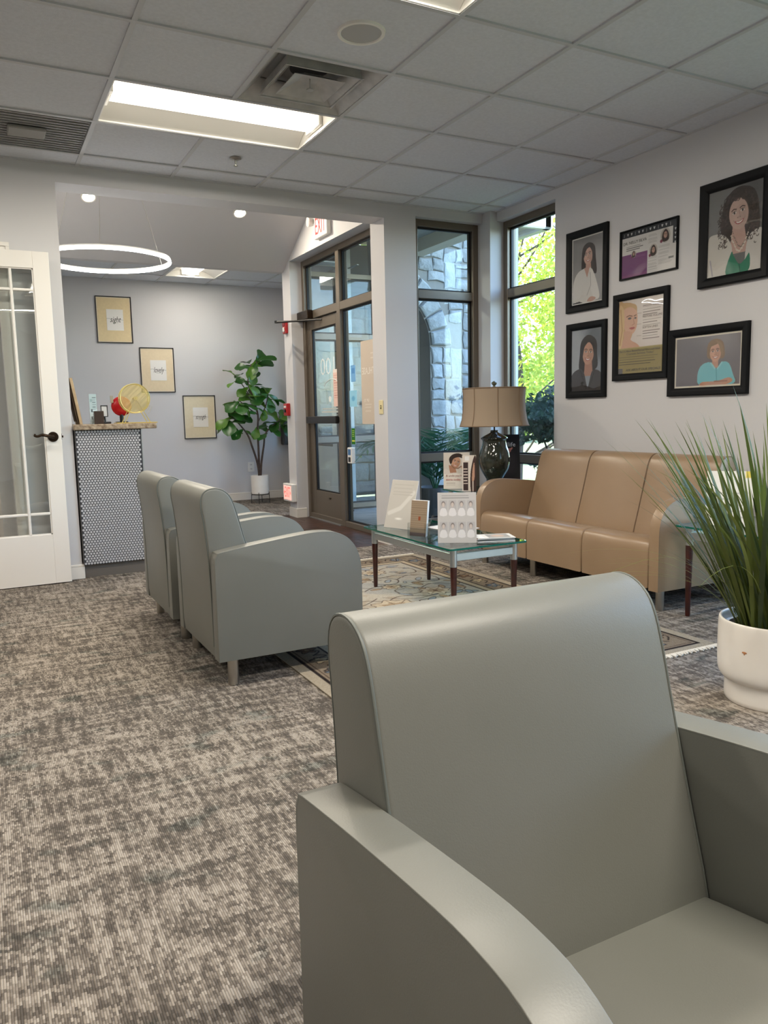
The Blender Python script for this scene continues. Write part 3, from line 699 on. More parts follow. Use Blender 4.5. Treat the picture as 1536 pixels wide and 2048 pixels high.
# ------------------------------------------------------------------ glass tables
def glass_table(name, x0, x1, y0, y1, zt, label):
    t = thing(name, ((x0 + x1) / 2, (y0 + y1) / 2, 0), label, 'table')
    bm = bmesh.new()
    r = .02; pts = []
    for cx_, cy_, a0 in ((x1 - r, y1 - r, 0), (x0 + r, y1 - r, PI / 2), (x0 + r, y0 + r, PI), (x1 - r, y0 + r, 1.5 * PI)):
        pts += [(cx_ + r * math.cos(a0 + q), cy_ + r * math.sin(a0 + q)) for q in np.linspace(0, PI / 2, 5)]
    prism(bm, pts, zt - .010, zt, 'z')
    me = finish(bm, 'glass_top', 30); me.materials.append(M_tglass); me.materials.append(M_tedge)
    for p in me.polygons: p.material_index = 0 if abs(p.normal.z) > .5 else 1
    o = bpy.data.objects.new('glass_top', me); COL.objects.link(o); o.parent = t; me.transform(Matrix.Translation(-Vector(t.location)))
    i = .055; zr0, zr1 = zt - .075, zt - .035
    for yy in (y0 + i, y1 - i): obj('rail', B((x0 + i, x1 - i, yy - .011, yy + .011, zr0, zr1), bev=.002), M_alum, t, 0)
    for xx in (x0 + i, x1 - i): obj('rail', B((xx - .011, xx + .011, y0 + i, y1 - i, zr0, zr1), bev=.002), M_alum, t, 0)
    for xx in (x0 + i, x1 - i):
        for yy in (y0 + i, y1 - i):
            bm = bmesh.new(); zb = zt - .105; zb0 = RUGZ + .0008 if zt < .42 else 0
            lathe(bm, [(0, zb0), (.0115, zb0), (.0125, zb0 + .01), (.0185, zb), (0, zb)], (xx, yy, 0), 16); lg = obj('leg', bm, M_cherry, t)
            bm = bmesh.new(); lathe(bm, [(0, zb), (.0195, zb), (.0195, zt - .0105), (0, zt - .0105)], (xx, yy, 0), 16); obj('sleeve', bm, M_alum, lg)
    return t
RUGZ = .006
glass_table('coffee_table', 1.368, 1.864, .362, 1.372, .3865, 'low glass coffee table with dark wood legs on the patterned rug')
glass_table('end_table', 2.52, 3.12, 1.72, 2.30, .478, 'glass end table in the window corner under the lamp')
glass_table('end_table', 2.435, 3.02, -.70, -.105, .478, 'glass end table beside the sofa behind the grass plant')

# ------------------------------------------------------------------ rug
def make_rug():
    w, h = 1.79, 2.77; A = Art(w, h, 330, (180, 170, 152)); X, Y = A.X, A.Y
    r2 = np.random.default_rng(4)
    # mottled field
    n = np.zeros(X.shape)
    for s, a in ((7, 1.), (15, .7), (33, .5)):
        ph = r2.uniform(0, 6, 4); n += a * np.sin(s * X + ph[0] + 2 * np.sin(s * .6 * Y + ph[1])) * np.sin(s * Y + ph[2] + 2 * np.sin(s * .7 * X + ph[3]))
    A.put(np.clip((n - .35) * 1.2, 0, .55), (146, 150, 150)); A.put(np.clip((-n - .5) * 1.2, 0, .6), (168, 148, 120))
    bw = .27
    cx_ = w / 2
    # vines: mirrored spirals with leaves
    dark = (70, 52, 44)
    def vine(pts, wd=.007):
        p = spline(pts, 6)
        for sx in (1, -1):
            A.line([(cx_ + sx * u, v) for u, v in p], wd, dark)
    def leaf(u, v, r, ang, col):
        for sx in (1, -1):
            A.ell(cx_ + sx * u, v, r * 1.25 + .004, r * .48 + .004, dark, sx * ang); A.ell(cx_ + sx * u, v, r * 1.25, r * .48, col, sx * ang)
    def rose(u, v, r, c1, c2):
        for sx in ((1, -1) if u > .02 else (1,)):
            x0 = cx_ + sx * u; th = np.arctan2(Y - v, X - x0); rr = np.hypot(X - x0, Y - v)
            e = r * (1 + .13 * np.cos(8 * th)); A.put(np.clip((e + .006 - rr) / A.px, 0, 1), dark); A.put(np.clip((e - rr) / A.px, 0, 1), c1)
            A.put(np.clip((.62 * e - rr) / A.px, 0, 1) * .9, c2); A.put(np.clip((.2 * r - rr) / A.px, 0, 1), (96, 66, 48))
            A.put((np.abs(np.sin(4 * th)) < .12) * (rr < e * .95) * (rr > r * .2) * .5, dark)
    cols = [(150, 158, 162), (196, 180, 150), (168, 136, 100), (128, 140, 150)]
    for v0 in np.arange(.32, 2.7, .30):
        s = .14 + .04 * math.sin(v0 * 9)
        vine([(0, v0), (.12, v0 + .08), (.25, v0 + .02), (.33, v0 - .1), (.27, v0 - .2), (.17, v0 - .17), (.17, v0 - .07), (.24, v0 - .06)])
        vine([(.33, v0 - .1), (.46, v0 - .02), (.58, v0 - .12), (.56, v0 - .25), (.46, v0 - .26), (.43, v0 - .18)])
        vine([(.02, v0 - .2), (.1, v0 - .27), (.2, v0 - .32), (.36, v0 - .28), (.5, v0 - .34)], .006)
        for q in range(13):
            leaf(r2.uniform(.03, .62), v0 + r2.uniform(-.25, .15), r2.uniform(.016, .042), r2.uniform(-1.5, 1.5), cols[r2.integers(4)])
    for u, v, r in ((0, .62, .11), (.34, .95, .085), (0, 1.4, .14), (.38, 1.62, .09), (0, 2.12, .11), (.3, 2.3, .08), (.42, .5, .08), (.22, 1.2, .06), (.5, 1.25, .055), (.2, 1.85, .06)):
        rose(u, v, r, (196, 176, 146), (166, 138, 104))
    # border
    dB = np.minimum(np.minimum(X, w - X), np.minimum(Y, h - Y))
    A.put(dB < bw, (142, 122, 98)); A.put((dB < bw) & (dB > bw - .012), (52, 40, 36)); A.put((dB < bw - .02) & (dB > bw - .055), (190, 168, 134)); A.put((dB < bw - .055) & (dB > bw - .067), (52, 40, 36))
    A.put((dB < .052), (172, 156, 130)); A.put((dB < .066) & (dB > .052), (48, 38, 36)); A.put((dB < .084) & (dB > .076), (90, 66, 50))
    mid = .142
    def along(k0, f):
        for side in range(4):
            Ln = h if side < 2 else w; m = int(Ln / .16)
            for q in range(m):
                s = (q + .5) * Ln / m
                f(*(((mid if side == 0 else w - mid), s, 0) if side < 2 else (s, (mid if side == 2 else h - mid), PI / 2)), q)
    def motif(x, y, a, q):
        if min(x, w - x) < mid - .01 or min(y, h - y) < mid - .01: return
        c = ((104, 118, 134), (196, 172, 128), (118, 84, 58))[q % 3]; rr = np.hypot(X - x, Y - y); th = np.arctan2(Y - y, X - x)
        e = .038 * (1 + .25 * np.cos(5 * th + q)); A.put(np.clip((e + .006 - rr) / A.px, 0, 1), (44, 34, 32)); A.put(np.clip((e - rr) / A.px, 0, 1), c); A.put(np.clip((.014 - rr) / A.px, 0, 1), (186, 150, 104))
        dx, dy = math.cos(a), math.sin(a)
        p = spline([(x - dy * .085 - dx * .0, y + dx * .085), (x + dx * .05 - dy * .05, y + dy * .05 + dx * .05), (x - dx * .045 - dy * .02, y - dy * .045 + dx * .02), (x + dx * .045 + dy * .03, y + dy * .045 - dx * .03), (x + dy * .085, y - dx * .085)], 4)
        A.line(p, .007, (44, 34, 32))
    along(0, motif)
    g_ = A.im.mean(2, keepdims=True); A.im = (A.im * .72 + g_ * .28) * .96
    A.noise(5, 0)
    return A
A = make_rug()
rug = thing('area_rug', (.41 + .895, -.587 + 1.385, 0), 'floral patterned cream and brown area rug under the coffee table', 'rug')
M_rug = mat('woven_wool', rough=.95, attr=True, spec=.1, bump=(500, .5, .003))
link('pile', A.mesh('pile', (.41, -.587, RUGZ), (1, 0, 0), (0, 1, 0)), M_rug, rug)
obj('backing', B((.411, 2.199, -.586, 2.182, .001, RUGZ - .001)), mat('rug_backing', (170, 156, 134), rough=.95), rug, 0)
M_fr = mat('rug_fringe', (226, 220, 208), rough=.95)
bm = bmesh.new()
for ye, dr in ((-.587, -1), (2.183, 1)):
    x = .414
    while x < 2.196:
        l = random.uniform(.018, .032); sx_ = random.uniform(-.006, .006)
        tube(bm, [(x, ye - dr * .004, .0062), (x + sx_ * .5, ye + dr * l * .5, .006), (x + sx_, ye + dr * l, .0035)], [.0042, .0048, .003], 5); x += .0105
fr = obj('fringe', bm, M_fr, rug); fr['kind'] = 'stuff'

# ------------------------------------------------------------------ framed pictures
def framed(name, org, s, n, w, h, fw, dep, label, art, fm=M_bframe, gl=True, grp=None, lip=.0, inner=None):
    """org = lower left corner at the wall; s = to the right as seen, n = out of the wall"""
    s, n, up = Vector(s), Vector(n), Vector((0, 0, 1)); org = Vector(org)
    t = thing(name, org + s * w / 2, label, 'picture', grp)
    def P(a, b, c): return org + s * a + up * b + n * c
    bm = bmesh.new()
    for q in range(4):
        A0 = ((0, 0), (w, 0), (w, h), (0, h))[q]; A1 = ((w, 0), (w, h), (0, h), (0, 0))[q]
        def ins(c, d): return (c[0] + (d if c[0] == 0 else -d), c[1] + (d if c[1] == 0 else -d))
        prof = [(0, .0), (0, dep * .8), (fw * .12, dep), (fw * .55, dep * .92), (fw * .8, dep * .72), (fw, dep * .5), (fw, 0)]
        v0 = [bm.verts.new(P(*ins(A0, a), b)) for a, b in prof]; v1 = [bm.verts.new(P(*ins(A1, a), b)) for a, b in prof]
        for k in range(len(prof) - 1): bm.faces.new((v0[k], v1[k], v1[k + 1], v0[k + 1]))
    bmesh.ops.remove_doubles(bm, verts=bm.verts[:], dist=1e-5)
    obj('frame', bm, fm, t, 25)
    iw, ih = w - 2 * fw, h - 2 * fw
    a = art(iw, ih)
    pr = link('print', a.mesh('print', P(fw, fw, dep * .25), s, up), PRINT, t)
    bk = bmesh.new()
    vs = [P(.004, .004, .001), P(w - .004, .004, .001), P(w - .004, h - .004, .001), P(.004, h - .004, .001)]; vt = [v + n * (dep * .13) for v in vs]
    a_ = [bk.verts.new(v) for v in vs]; b_ = [bk.verts.new(v) for v in vt]
    bk.faces.new(a_); bk.faces.new(b_)
    for k in range(4): bk.faces.new((a_[k], a_[(k + 1) % 4], b_[(k + 1) % 4], b_[k]))
    obj('backing', bk, M_black, t, 0)
    if gl:
        g = bmesh.new(); q0, q1 = dep * .40, dep * .48
        vs = [P(fw, fw, q0), P(w - fw, fw, q0), P(w - fw, h - fw, q0), P(fw, h - fw, q0)]; vt = [v + n * (q1 - q0) for v in vs]
        a_ = [g.verts.new(v) for v in vs]; b_ = [g.verts.new(v) for v in vt]; g.faces.new(a_); g.faces.new(b_)
        for k in range(4): g.faces.new((a_[k], a_[(k + 1) % 4], b_[(k + 1) % 4], b_[k]))
        obj('glass', g, M_pglass, t, 0)
    return t, pr, P
def art_a(w, h):
    A = Art(w, h, 140, (150, 149, 150)); A.ell(w * .85, h * .35, w * .5, h * .45, (178, 178, 180), a=.6, soft=.06); A.ell(w * .2, h * .85, w * .5, h * .3, (120, 120, 122), a=.5, soft=.08)
    hair = (44, 34, 34); cx, cy, r = w * .53, h * .70, h * .135
    A.blob([(cx - .95 * r, cy - 1.7 * r), (cx - 1.05 * r, cy), (cx - .8 * r, cy + 1.1 * r), (cx + .1 * r, cy + 1.45 * r), (cx + 1. * r, cy + .95 * r), (cx + 1.2 * r, cy - .3 * r), (cx + 1.35 * r, cy - 2.0 * r), (cx + .5 * r, cy - 1.9 * r)], hair)
    A.poly([(cx - .35 * r, cy - .7 * r), (cx + .4 * r, cy - .7 * r), (cx + .6 * r, cy - 2.3 * r), (cx - .5 * r, cy - 2.3 * r)], (196, 156, 140))
    sh = (222, 220, 216)
    A.blob([(w * .05, h * .02), (w * .04, h * .3), (w * .16, h * .46), (w * .36, h * .52), (w * .6, h * .52), (w * .72, h * .42), (w * .8, h * .2), (w * .82, h * .04), (w * .5, h * .0), (w * .2, h * .0)], sh)
    A.blob([(w * .60, h * .48), (w * .74, h * .4), (w * .9, h * .08), (w * .74, h * .05), (w * .6, h * .26)], (232, 230, 226)); A.line([(w * .6, h * .45), (w * .62, h * .26), (w * .5, h * .12)], .006, (178, 176, 174))
    A.poly([(w * .40, h * .53), (w * .58, h * .53), (w * .50, h * .38)], (196, 156, 140)); A.blob([(w * .5, h * .03), (w * .62, h * .09), (w * .78, h * .06), (w * .68, h * .02)], (204, 164, 148))
    A.poly([(0, 0), (w * .45, 0), (w * .25, h * .045), (0, h * .03)], (44, 44, 50))
    face(A, cx - .05 * r, cy, r * .98, (206, 166, 150), rot=.1)
    A.blob([(cx - .95 * r, cy - .4 * r), (cx - .85 * r, cy + .8 * r), (cx, cy + 1.3 * r), (cx + .3 * r, cy + 1. * r), (cx - .3 * r, cy + .7 * r), (cx - .68 * r, cy - .1 * r)], hair)
    A.blob([(cx + .2 * r, cy + 1.1 * r), (cx + .95 * r, cy + .8 * r), (cx + 1.15 * r, cy - .6 * r), (cx + .8 * r, cy - .5 * r), (cx + .6 * r, cy + .4 * r)], hair)
    b = .008; m = (A.X < b) | (A.X > w - b) | (A.Y < b) | (A.Y > h - b); A.put(m, (235, 234, 230)); return A
def art_e(w, h):
    A = Art(w, h, 140, (140, 148, 158)); A.ell(w * .1, h * .55, w * .35, h * .5, (186, 192, 198), a=.7, soft=.06); A.ell(w * .9, h * .8, w * .4, h * .3, (92, 98, 106), a=.7, soft=.06)
    hair = (36, 27, 26); cx, cy, r = w * .56, h * .60, h * .19
    A.blob([(cx - 1.0 * r, cy - 1.5 * r), (cx - 1.05 * r, cy), (cx - .85 * r, cy + 1.1 * r), (cx, cy + 1.6 * r), (cx + .95 * r, cy + 1.1 * r), (cx + 1.1 * r, cy - .1 * r), (cx + 1.0 * r, cy - 1.3 * r)], hair)
    A.poly([(cx - .4 * r, cy - .6 * r), (cx + .45 * r, cy - .6 * r), (cx + .6 * r, cy - 1.9 * r), (cx - .5 * r, cy - 1.9 * r)], (176, 130, 112))
    A.blob([(0, 0), (0, h * .26), (w * .25, h * .36), (w * .42, h * .3), (w * .55, h * .06), (w * .68, h * .3), (w * .85, h * .33), (w, h * .25), (w, 0)], (62, 58, 60)); A.line([(w * .3, h * .34), (w * .5, h * .04)], .012, (44, 40, 42)); A.line([(w * .78, h * .33), (w * .6, h * .04)], .012, (44, 40, 42))
    face(A, cx, cy, r * .95, (198, 152, 130), rot=-.1)
    A.blob([(cx - 1. * r, cy - .6 * r), (cx - .9 * r, cy + .8 * r), (cx - .1 * r, cy + 1.45 * r), (cx + .1 * r, cy + 1.1 * r), (cx - .45 * r, cy + .6 * r), (cx - .72 * r, cy - .3 * r)], hair)
    A.blob([(cx, cy + 1.2 * r), (cx + .8 * r, cy + 1. * r), (cx + 1.05 * r, cy - .4 * r), (cx + .74 * r, cy - .3 * r), (cx + .5 * r, cy + .6 * r)], hair); A.noise(2); return A
def art_c(w, h):
    A = Art(w, h, 160, (112, 112, 112)); A.ell(w * .15, h * .8, w * .5, h * .4, (140, 140, 140), a=.6, soft=.1); A.ell(w * .95, h * .8, w * .3, h * .4, (88, 88, 90), a=.6, soft=.1)
    hair = np.array((58, 48, 44)); cx, cy, r = w * .56, h * .67, h * .185
    r3 = np.random.default_rng(3)
    A.blob([(cx - 1.1 * r, cy - 1.4 * r), (cx - 1.25 * r, cy), (cx - .9 * r, cy + 1.2 * r), (cx, cy + 1.7 * r), (cx + 1.1 * r, cy + 1.3 * r), (cx + 1.5 * r, cy), (cx + 1.5 * r, cy - 1.8 * r), (cx + .6 * r, cy - 1.6 * r)], hair)
    A.poly([(cx - .4 * r, cy - .7 * r), (cx + .45 * r, cy - .7 * r), (cx + .8 * r, cy - 2.4 * r), (cx - .6 * r, cy - 2.4 * r)], (198, 164, 152))
    A.blob([(0, 0), (0, h * .42), (w * .1, h * .5), (w * .32, h * .46), (w * .46, h * .3), (w * .42, h * .1), (w * .38, 0)], (214, 210, 202)); A.blob([(w * .74, h * .36), (w * .92, h * .46), (w, h * .4), (w, 0), (w * .72, 0)], (212, 208, 202))
    A.blob([(w * .36, 0), (w * .45, h * .25), (w * .5, h * .2), (w * .6, h * .1), (w * .7, h * .14), (w * .78, h * .2), (w * .76, 0)], (36, 128, 98)); A.line([(w * .6, h * .1), (w * .62, h * .01)], .006, (24, 92, 72))
    A.line([(w * .05, h * .2), (w * .1, h * .02)], .01, (176, 172, 180))
    face(A, cx + .02 * r, cy + .02 * r, r * .98, (206, 176, 164), rot=.14)
    for q in range(420):
        th = r3.uniform(-.5, PI + .5); rr = r3.uniform(.92, 1.55) * r
        x = cx + rr * math.cos(th) * .98; y = cy + rr * math.sin(th) * .95 + (0 if r3.random() < .5 else -r3.uniform(.2, 1.5) * r)
        if abs(x - cx) < .78 * r and y < cy + .92 * r: continue
        k = r3.uniform(.7, 1.7); a0 = r3.uniform(0, 6); q2 = r3.uniform(.05, .13) * r
        A.line([(x + q2 * math.cos(a0 + u), y + q2 * math.sin(a0 + u)) for u in (0, 1, 2, 3)], .045 * r, np.minimum(150, hair * k))
    for q in range(26):
        f = q / 25; x = cx - .5 * r + f * 1.25 * r; y = cy - 1.25 * r - 1.0 * r * math.sin(f * PI) + r3.uniform(-.05, .05) * r
        A.ell(x, y, .05 * r, .05 * r, (222, 214, 200)); A.ell(x + .1 * r, y + .25 * r, .035 * r, .035 * r, (120, 110, 100))
    return A
def art_f(w, h):
    A = Art(w, h, 160, (118, 112, 116)); A.ell(w * .2, h * .4, w * .5, h * .6, (102, 98, 104), a=.6, soft=.1); A.ell(w * .85, h * .9, w * .4, h * .3, (140, 134, 136), a=.6, soft=.1)
    hair = (138, 112, 84); cx, cy, r = w * .62, h * .64, h * .19
    A.blob([(cx - .8 * r, cy - .55 * r), (cx - 1.02 * r, cy), (cx - .85 * r, cy + 1. * r), (cx, cy + 1.38 * r), (cx + .85 * r, cy + 1. * r), (cx + 1.12 * r, cy), (cx + .95 * r, cy - .6 * r), (cx, cy - .5 * r)], hair)
    A.poly([(cx - .35 * r, cy - .7 * r), (cx + .35 * r, cy - .7 * r), (cx + .4 * r, cy - 1.5 * r), (cx - .4 * r, cy - 1.5 * r)], (196, 150, 128))
    A.blob([(w * .38, h * .06), (w * .37, h * .3), (w * .44, h * .44), (w * .56, h * .46), (w * .64, h * .34), (w * .72, h * .46), (w * .82, h * .42), (w * .88, h * .22), (w * .9, h * .05), (w * .6, h * .0)], (122, 196, 208))
    A.line([(w * .64, h * .34), (w * .65, h * .1)], .006, (88, 160, 176)); A.line([(w * .56, h * .45), (w * .62, h * .34)], .01, (150, 214, 222)); A.line([(w * .72, h * .45), (w * .66, h * .34)], .01, (150, 214, 222))
    A.blob([(w * .4, h * .02), (w * .44, h * .1), (w * .64, h * .1), (w * .82, h * .16), (w * .88, h * .1), (w * .8, h * .04), (w * .6, 0)], (198, 150, 126)); A.line([(w * .62, h * .1), (w * .8, h * .1)], .008, (158, 112, 92))
    face(A, cx, cy, r * .92, (212, 164, 140), rot=.06)
    A.blob([(cx - .95 * r, cy - .3 * r), (cx - .8 * r, cy + .9 * r), (cx + .1 * r, cy + 1.3 * r), (cx + .2 * r, cy + .85 * r), (cx - .5 * r, cy + .6 * r), (cx - .66 * r, cy)], hair); A.blob([(cx, cy + 1.2 * r), (cx + .8 * r, cy + .8 * r), (cx + .9 * r, cy - .3 * r), (cx + .64 * r, cy), (cx + .4 * r, cy + .7 * r)], (150, 124, 94))
    b = .010; m = (A.X < b) | (A.X > w - b) | (A.Y < b) | (A.Y > h - b); A.put(m, (226, 218, 200)); return A
def art_b(w, h):
    A = Art(w, h, 190, (226, 224, 222)); A.rect(0, w, h * .87, h, (34, 38, 46)); A.rect(w * .93, w, h * .52, h, (34, 38, 46))
    for k in range(13):
        x = w * (.04 + k * .07); A.poly([(x - .008, h * .965), (x + .008, h * .965), (x + .003, h * .91), (x - .003, h * .91)], (214, 216, 218)) if k % 3 else A.rect(x - .002, x + .002, h * .9, h * .97, (150, 150, 154))
    for k in range(4): A.poly([(w * .955, h * (.82 - k * .09)), (w * .985, h * (.82 - k * .09)), (w * .97, h * (.77 - k * .09))], (214, 216, 218))
    A.rect(0, w * .48, 0, h * .5, (122, 62, 122)); A.rect(0, w * .48, 0, h * .06, (136, 72, 126))
    rule(A, w * .08, w * .42, h * .67, 3, h * .04, (90, 88, 88), .004, .3); rule(A, w * .26, w * .46, h * .44, 2, .008, (150, 100, 150), .002)
    for cx, cy, r in ((.225, .49, .045), (.59, .47, .075), (.80, .72, .085)):
        x, y = w * cx, h * cy; R = w * r; A.ell(x, y, R, R * 1.12, (196, 190, 182))
        A.blob([(x - .6 * R, y - .9 * R), (x - .62 * R, y + .3 * R), (x, y + .95 * R), (x + .62 * R, y + .3 * R), (x + .6 * R, y - .8 * R)], (54, 40, 38))
        face(A, x, y + .05 * R, .52 * R, (206, 164, 146)); A.ell(x - .85 * R, y - .8 * R, .26 * R, .26 * R, (128, 50, 78))
    for x0, x1, y0, n in ((.50, .66, .84, 9), (.50, .66, .34, 9), (.68, .88, .55, 11), (.68, .92, .26, 6), (.5, .66, .16, 4)): rule(A, w * x0, w * x1, h * y0, n, h * .028, (178, 176, 174), .0016)
    A.rect(w * .86, w * .95, h * .22, h * .26, (110, 110, 110)); return A
def art_d(w, h):
    A = Art(w, h, 150, (226, 214, 206)); A.ell(w * .75, h * .8, w * .5, h * .4, (236, 228, 222), a=.8, soft=.1)
    hair = (206, 170, 122); sk = (222, 176, 150)
    A.blob([(0, h * .95), (w * .12, h * .97), (w * .3, h * .95), (w * .42, h * .86), (w * .3, h * .5), (w * .1, h * .3), (0, h * .3)], hair)
    A.blob([(w * .1, h * .86), (w * .26, h * .9), (w * .4, h * .84), (w * .43, h * .74), (w * .41, h * .62), (w * .33, h * .54), (w * .2, h * .56), (w * .11, h * .66)], sk)
    A.blob([(w * .12, h * .58), (w * .3, h * .56), (w * .28, h * .46), (w * .42, h * .40), (w * .46, h * .34), (0, h * .34), (0, h * .42), (w * .12, h * .48)], (214, 166, 138))
    A.line([(w * .18, h * .775), (w * .24, h * .79), (w * .31, h * .775)], .006, (120, 84, 62)); A.ell(w * .25, h * .75, .016, .007, (74, 66, 66)); A.ell(w * .38, h * .745, .01, .006, (74, 66, 66)); A.line([(w * .35, h * .775), (w * .4, h * .785)], .006, (120, 84, 62))
    A.line([(w * .33, h * .75), (w * .36, h * .67), (w * .31, h * .655)], .005, (190, 140, 116)); A.blob([(w * .24, h * .618), (w * .32, h * .63), (w * .38, h * .615), (w * .31, h * .595)], (186, 96, 92))
    A.blob([(0, h * .9), (w * .1, h * .9), (w * .13, h * .7), (w * .1, h * .5), (w * .06, h * .36), (0, h * .36)], (222, 190, 140)); A.line([(w * .04, h * .88), (w * .08, h * .6), (w * .03, h * .4)], .008, (190, 150, 100))
    A.rect(0, w, 0, h * .345, (150, 134, 74)); A.rect(0, w, h * .335, h * .35, (172, 158, 96)); A.rect(0, w * .1, 0, h * .07, (96, 92, 92))
    for y0 in (.80, .655, .50): A.line([(w * .42, h * y0), (w * .52, h * y0)], .002, (160, 140, 130))
    for y0, n in ((.84, 3), (.70, 3), (.555, 4)): rule(A, w * .55, w * .96, h * y0, n, h * .034, (140, 126, 120), .0042, .25)
    rule(A, w * .02, w * .9, h * .225, 4, h * .033, (92, 82, 48), .0042, .2); return A
sR, nR = (0, -1, 0), (-1, 0, 0); GP = 'framed portraits and posters above the sofa'
framed('framed_portrait', (XR, 1.690, 1.786), sR, nR, .424, .575, .052, .026, 'black framed portrait of a dark haired woman in a white blouse', art_a, grp=GP)
t, pr, P = framed('framed_poster', (XR, 1.150, 1.940), sR, nR, .492, .322, .012, .02, 'thin framed purple and white article poster beside the corner portrait', art_b, grp=GP)
text('lettering', 'DR. NELLY SILVA', .026, M_ink, pr, P(.012 + .115, .235, .0062), sR, (0, 0, 1), nR, width=.205, ext=.0001)
framed('framed_portrait', (XR, .486, 1.787), sR, nR, .478, .600, .056, .034, 'largest black frame, woman with curly hair and a green top', art_c, grp=GP)
t, pr, P = framed('framed_poster', (XR, 1.202, 1.268), sR, nR, .486, .582, .046, .026, 'black framed clinic poster with a gold lower panel and listed services', art_d, grp=GP)
iw, ih = .394, .49
for i, (tx, yy, x0, sz, wd) in enumerate((('SMOOTH WRINKLES', .885, .55, .020, .17), ('RESTORE VOLUME', .745, .55, .020, .165), ('SOFTEN LINES', .60, .55, .020, .13))):
    text('lettering', tx, sz, mat('poster_ink', (120, 96, 88), rough=.6), pr, P(.046 + x0 * iw, .046 + yy * ih, .0082), sR, (0, 0, 1), nR, align='LEFT', width=wd, ext=.0001)
text('lettering', 'Ask Us About Botox/Dermal Fillers and Other', .018, M_ink, pr, P(.046 + iw * .49, .046 + .305 * ih, .0082), sR, (0, 0, 1), nR, width=iw * .92, ext=.0001)
text('lettering', 'Cosmetic Services Today!', .018, M_ink, pr, P(.046 + iw * .5, .046 + .265 * ih, .0082), sR, (0, 0, 1), nR, width=iw * .6, ext=.0001)
text('lettering', 'ASK ABOUT OUR SPECIALS!', .022, M_ink, pr, P(.046 + iw * .57, .046 + .045 * ih, .0082), sR, (0, 0, 1), nR, shear=.2, width=iw * .78, ext=.0001)
framed('framed_portrait', (XR, 1.683, 1.163), sR, nR, .412, .542, .050, .026, 'black framed portrait of a dark haired woman in a dark jacket', art_e, grp=GP)
framed('framed_portrait', (XR, .710, 1.147), sR, nR, .590, .416, .050, .026, 'wide black framed portrait of a woman in a turquoise shirt', art_f, grp=GP)

def art_word(tone):
    def f(w, h):
        A = Art(w, h, 40, tone); A.noise(1.5); b = .006
        m = (A.X < b) | (A.X > w - b) | (A.Y < b) | (A.Y > h - b); A.put(m, (238, 232, 220)); return A
    return f
sF, nF = (1, 0, 0), (0, -1, 0)
M_wframe = mat('thin_black_frame', (24, 20, 22), rough=.4)
for word, x0, z0, tone, lab in (('sight', .635, 1.985, (228, 208, 166), 'thin framed word print, highest of three on the far wall'), ('lovely', 1.108, 1.398, (230, 212, 180), 'thin framed word print, middle of three on the far wall'), ('strength', 1.598, .818, (224, 212, 184), 'thin framed word print beside the fig tree')):
    w, h = .408, .542
    t, pr, P = framed('framed_word_print', (x0, YW, z0), sF, nF, w, h, .011, .018, lab, art_word(tone), M_wframe, gl=False, grp='word prints on the far wall')
    c = P(w * .5 + .01, h * .5, .006)
    bm = bmesh.new(); box(bm, c.x - .095, c.x + .095, c.y - .0012, c.y + .0004, c.z - .125, c.z + .12); obj('card', bm, M_paper, pr, 0)
    cc = Vector((c.x, c.y - .002, c.z))
    text('lettering', word, .095 if word != 'strength' else .08, M_ink, pr, cc + Vector((0, 0, 0)), sF, (0, 0, 1), nF, shear=.35, width=.125 if word != 'strength' else .13, ext=.0002)
    bm = bmesh.new(); tube(bm, spline([(c.x - .095, cc.y, c.z + .012), (c.x - .07, cc.y, c.z + .014), (c.x - .05, cc.y, c.z + .01)], 3), .0011, 5); tube(bm, spline([(c.x + .045, cc.y, c.z - .004), (c.x + .07, cc.y, c.z), (c.x + .095, cc.y, c.z - .002)], 3), .0011, 5); tube(bm, [(c.x - .03, cc.y, c.z - .035), (c.x + .03, cc.y, c.z - .036)], .0009, 5)
    obj('flourish', bm, M_ink, pr)

# ------------------------------------------------------------------ reception counter
ct = thing('reception_counter', (.09, 2.9, 0), 'reception counter end clad in white penny round mosaic', 'counter')
M_grout = mat('dark_grout', (58, 60, 66), rough=.8); M_penny = mat('penny_tile', (184, 184, 188), rough=.25)
YP = 2.655
obj('body', B((-.13, .30, YP + .008, 3.45, .096, 1.012)), mat('counter_grey', (120, 117, 116), rough=.5), ct, 0)
obj('mosaic_backing', B((-.128, .30, YP + .004, YP + .008, .092, 1.01)), M_grout, ct, 0)
bm = bmesh.new(); p = .0192; r = .0083; row = 0; zz = .102
while zz < 1.004:
    x = -.118 + (p / 2 if row % 2 else 0)
    while x < .294:
        a = [bm.verts.new((x + r * math.cos(2 * PI * k / 10), YP + .004, zz + r * math.sin(2 * PI * k / 10))) for k in range(10)]
        b = [bm.verts.new((x + r * .9 * math.cos(2 * PI * k / 10), YP + .001, zz + r * .9 * math.sin(2 * PI * k / 10))) for k in range(10)]
        bm.faces.new(b)
        for k in range(10): bm.faces.new((a[k], a[(k + 1) % 10], b[(k + 1) % 10], b[k]))
        x += p
    zz += p * .866; row += 1
o = obj('penny_tiles', bm, M_penny, ct, 30); o['kind'] = 'stuff'
obj('edge_trim', B((.30, .306, YP, YP + .03, .092, 1.012)), M_alum, ct, 0)
obj('toe_kick', B((-.12, .292, YP + .045, YP + .06, 0, .096)), mat('toe_kick', (116, 108, 100), rough=.6), ct, 0)
M_gran = mat('granite', (176, 160, 138), rough=.25, var=(45, (112, 92, 74)), bump=(90, .4, .004))
bm = bmesh.new(); box(bm, -.14, .405, YP - .03, 3.5, 1.012, 1.05, bev=.006)
obj('worktop', bm, M_gran, ct)
ZC = 1.0505
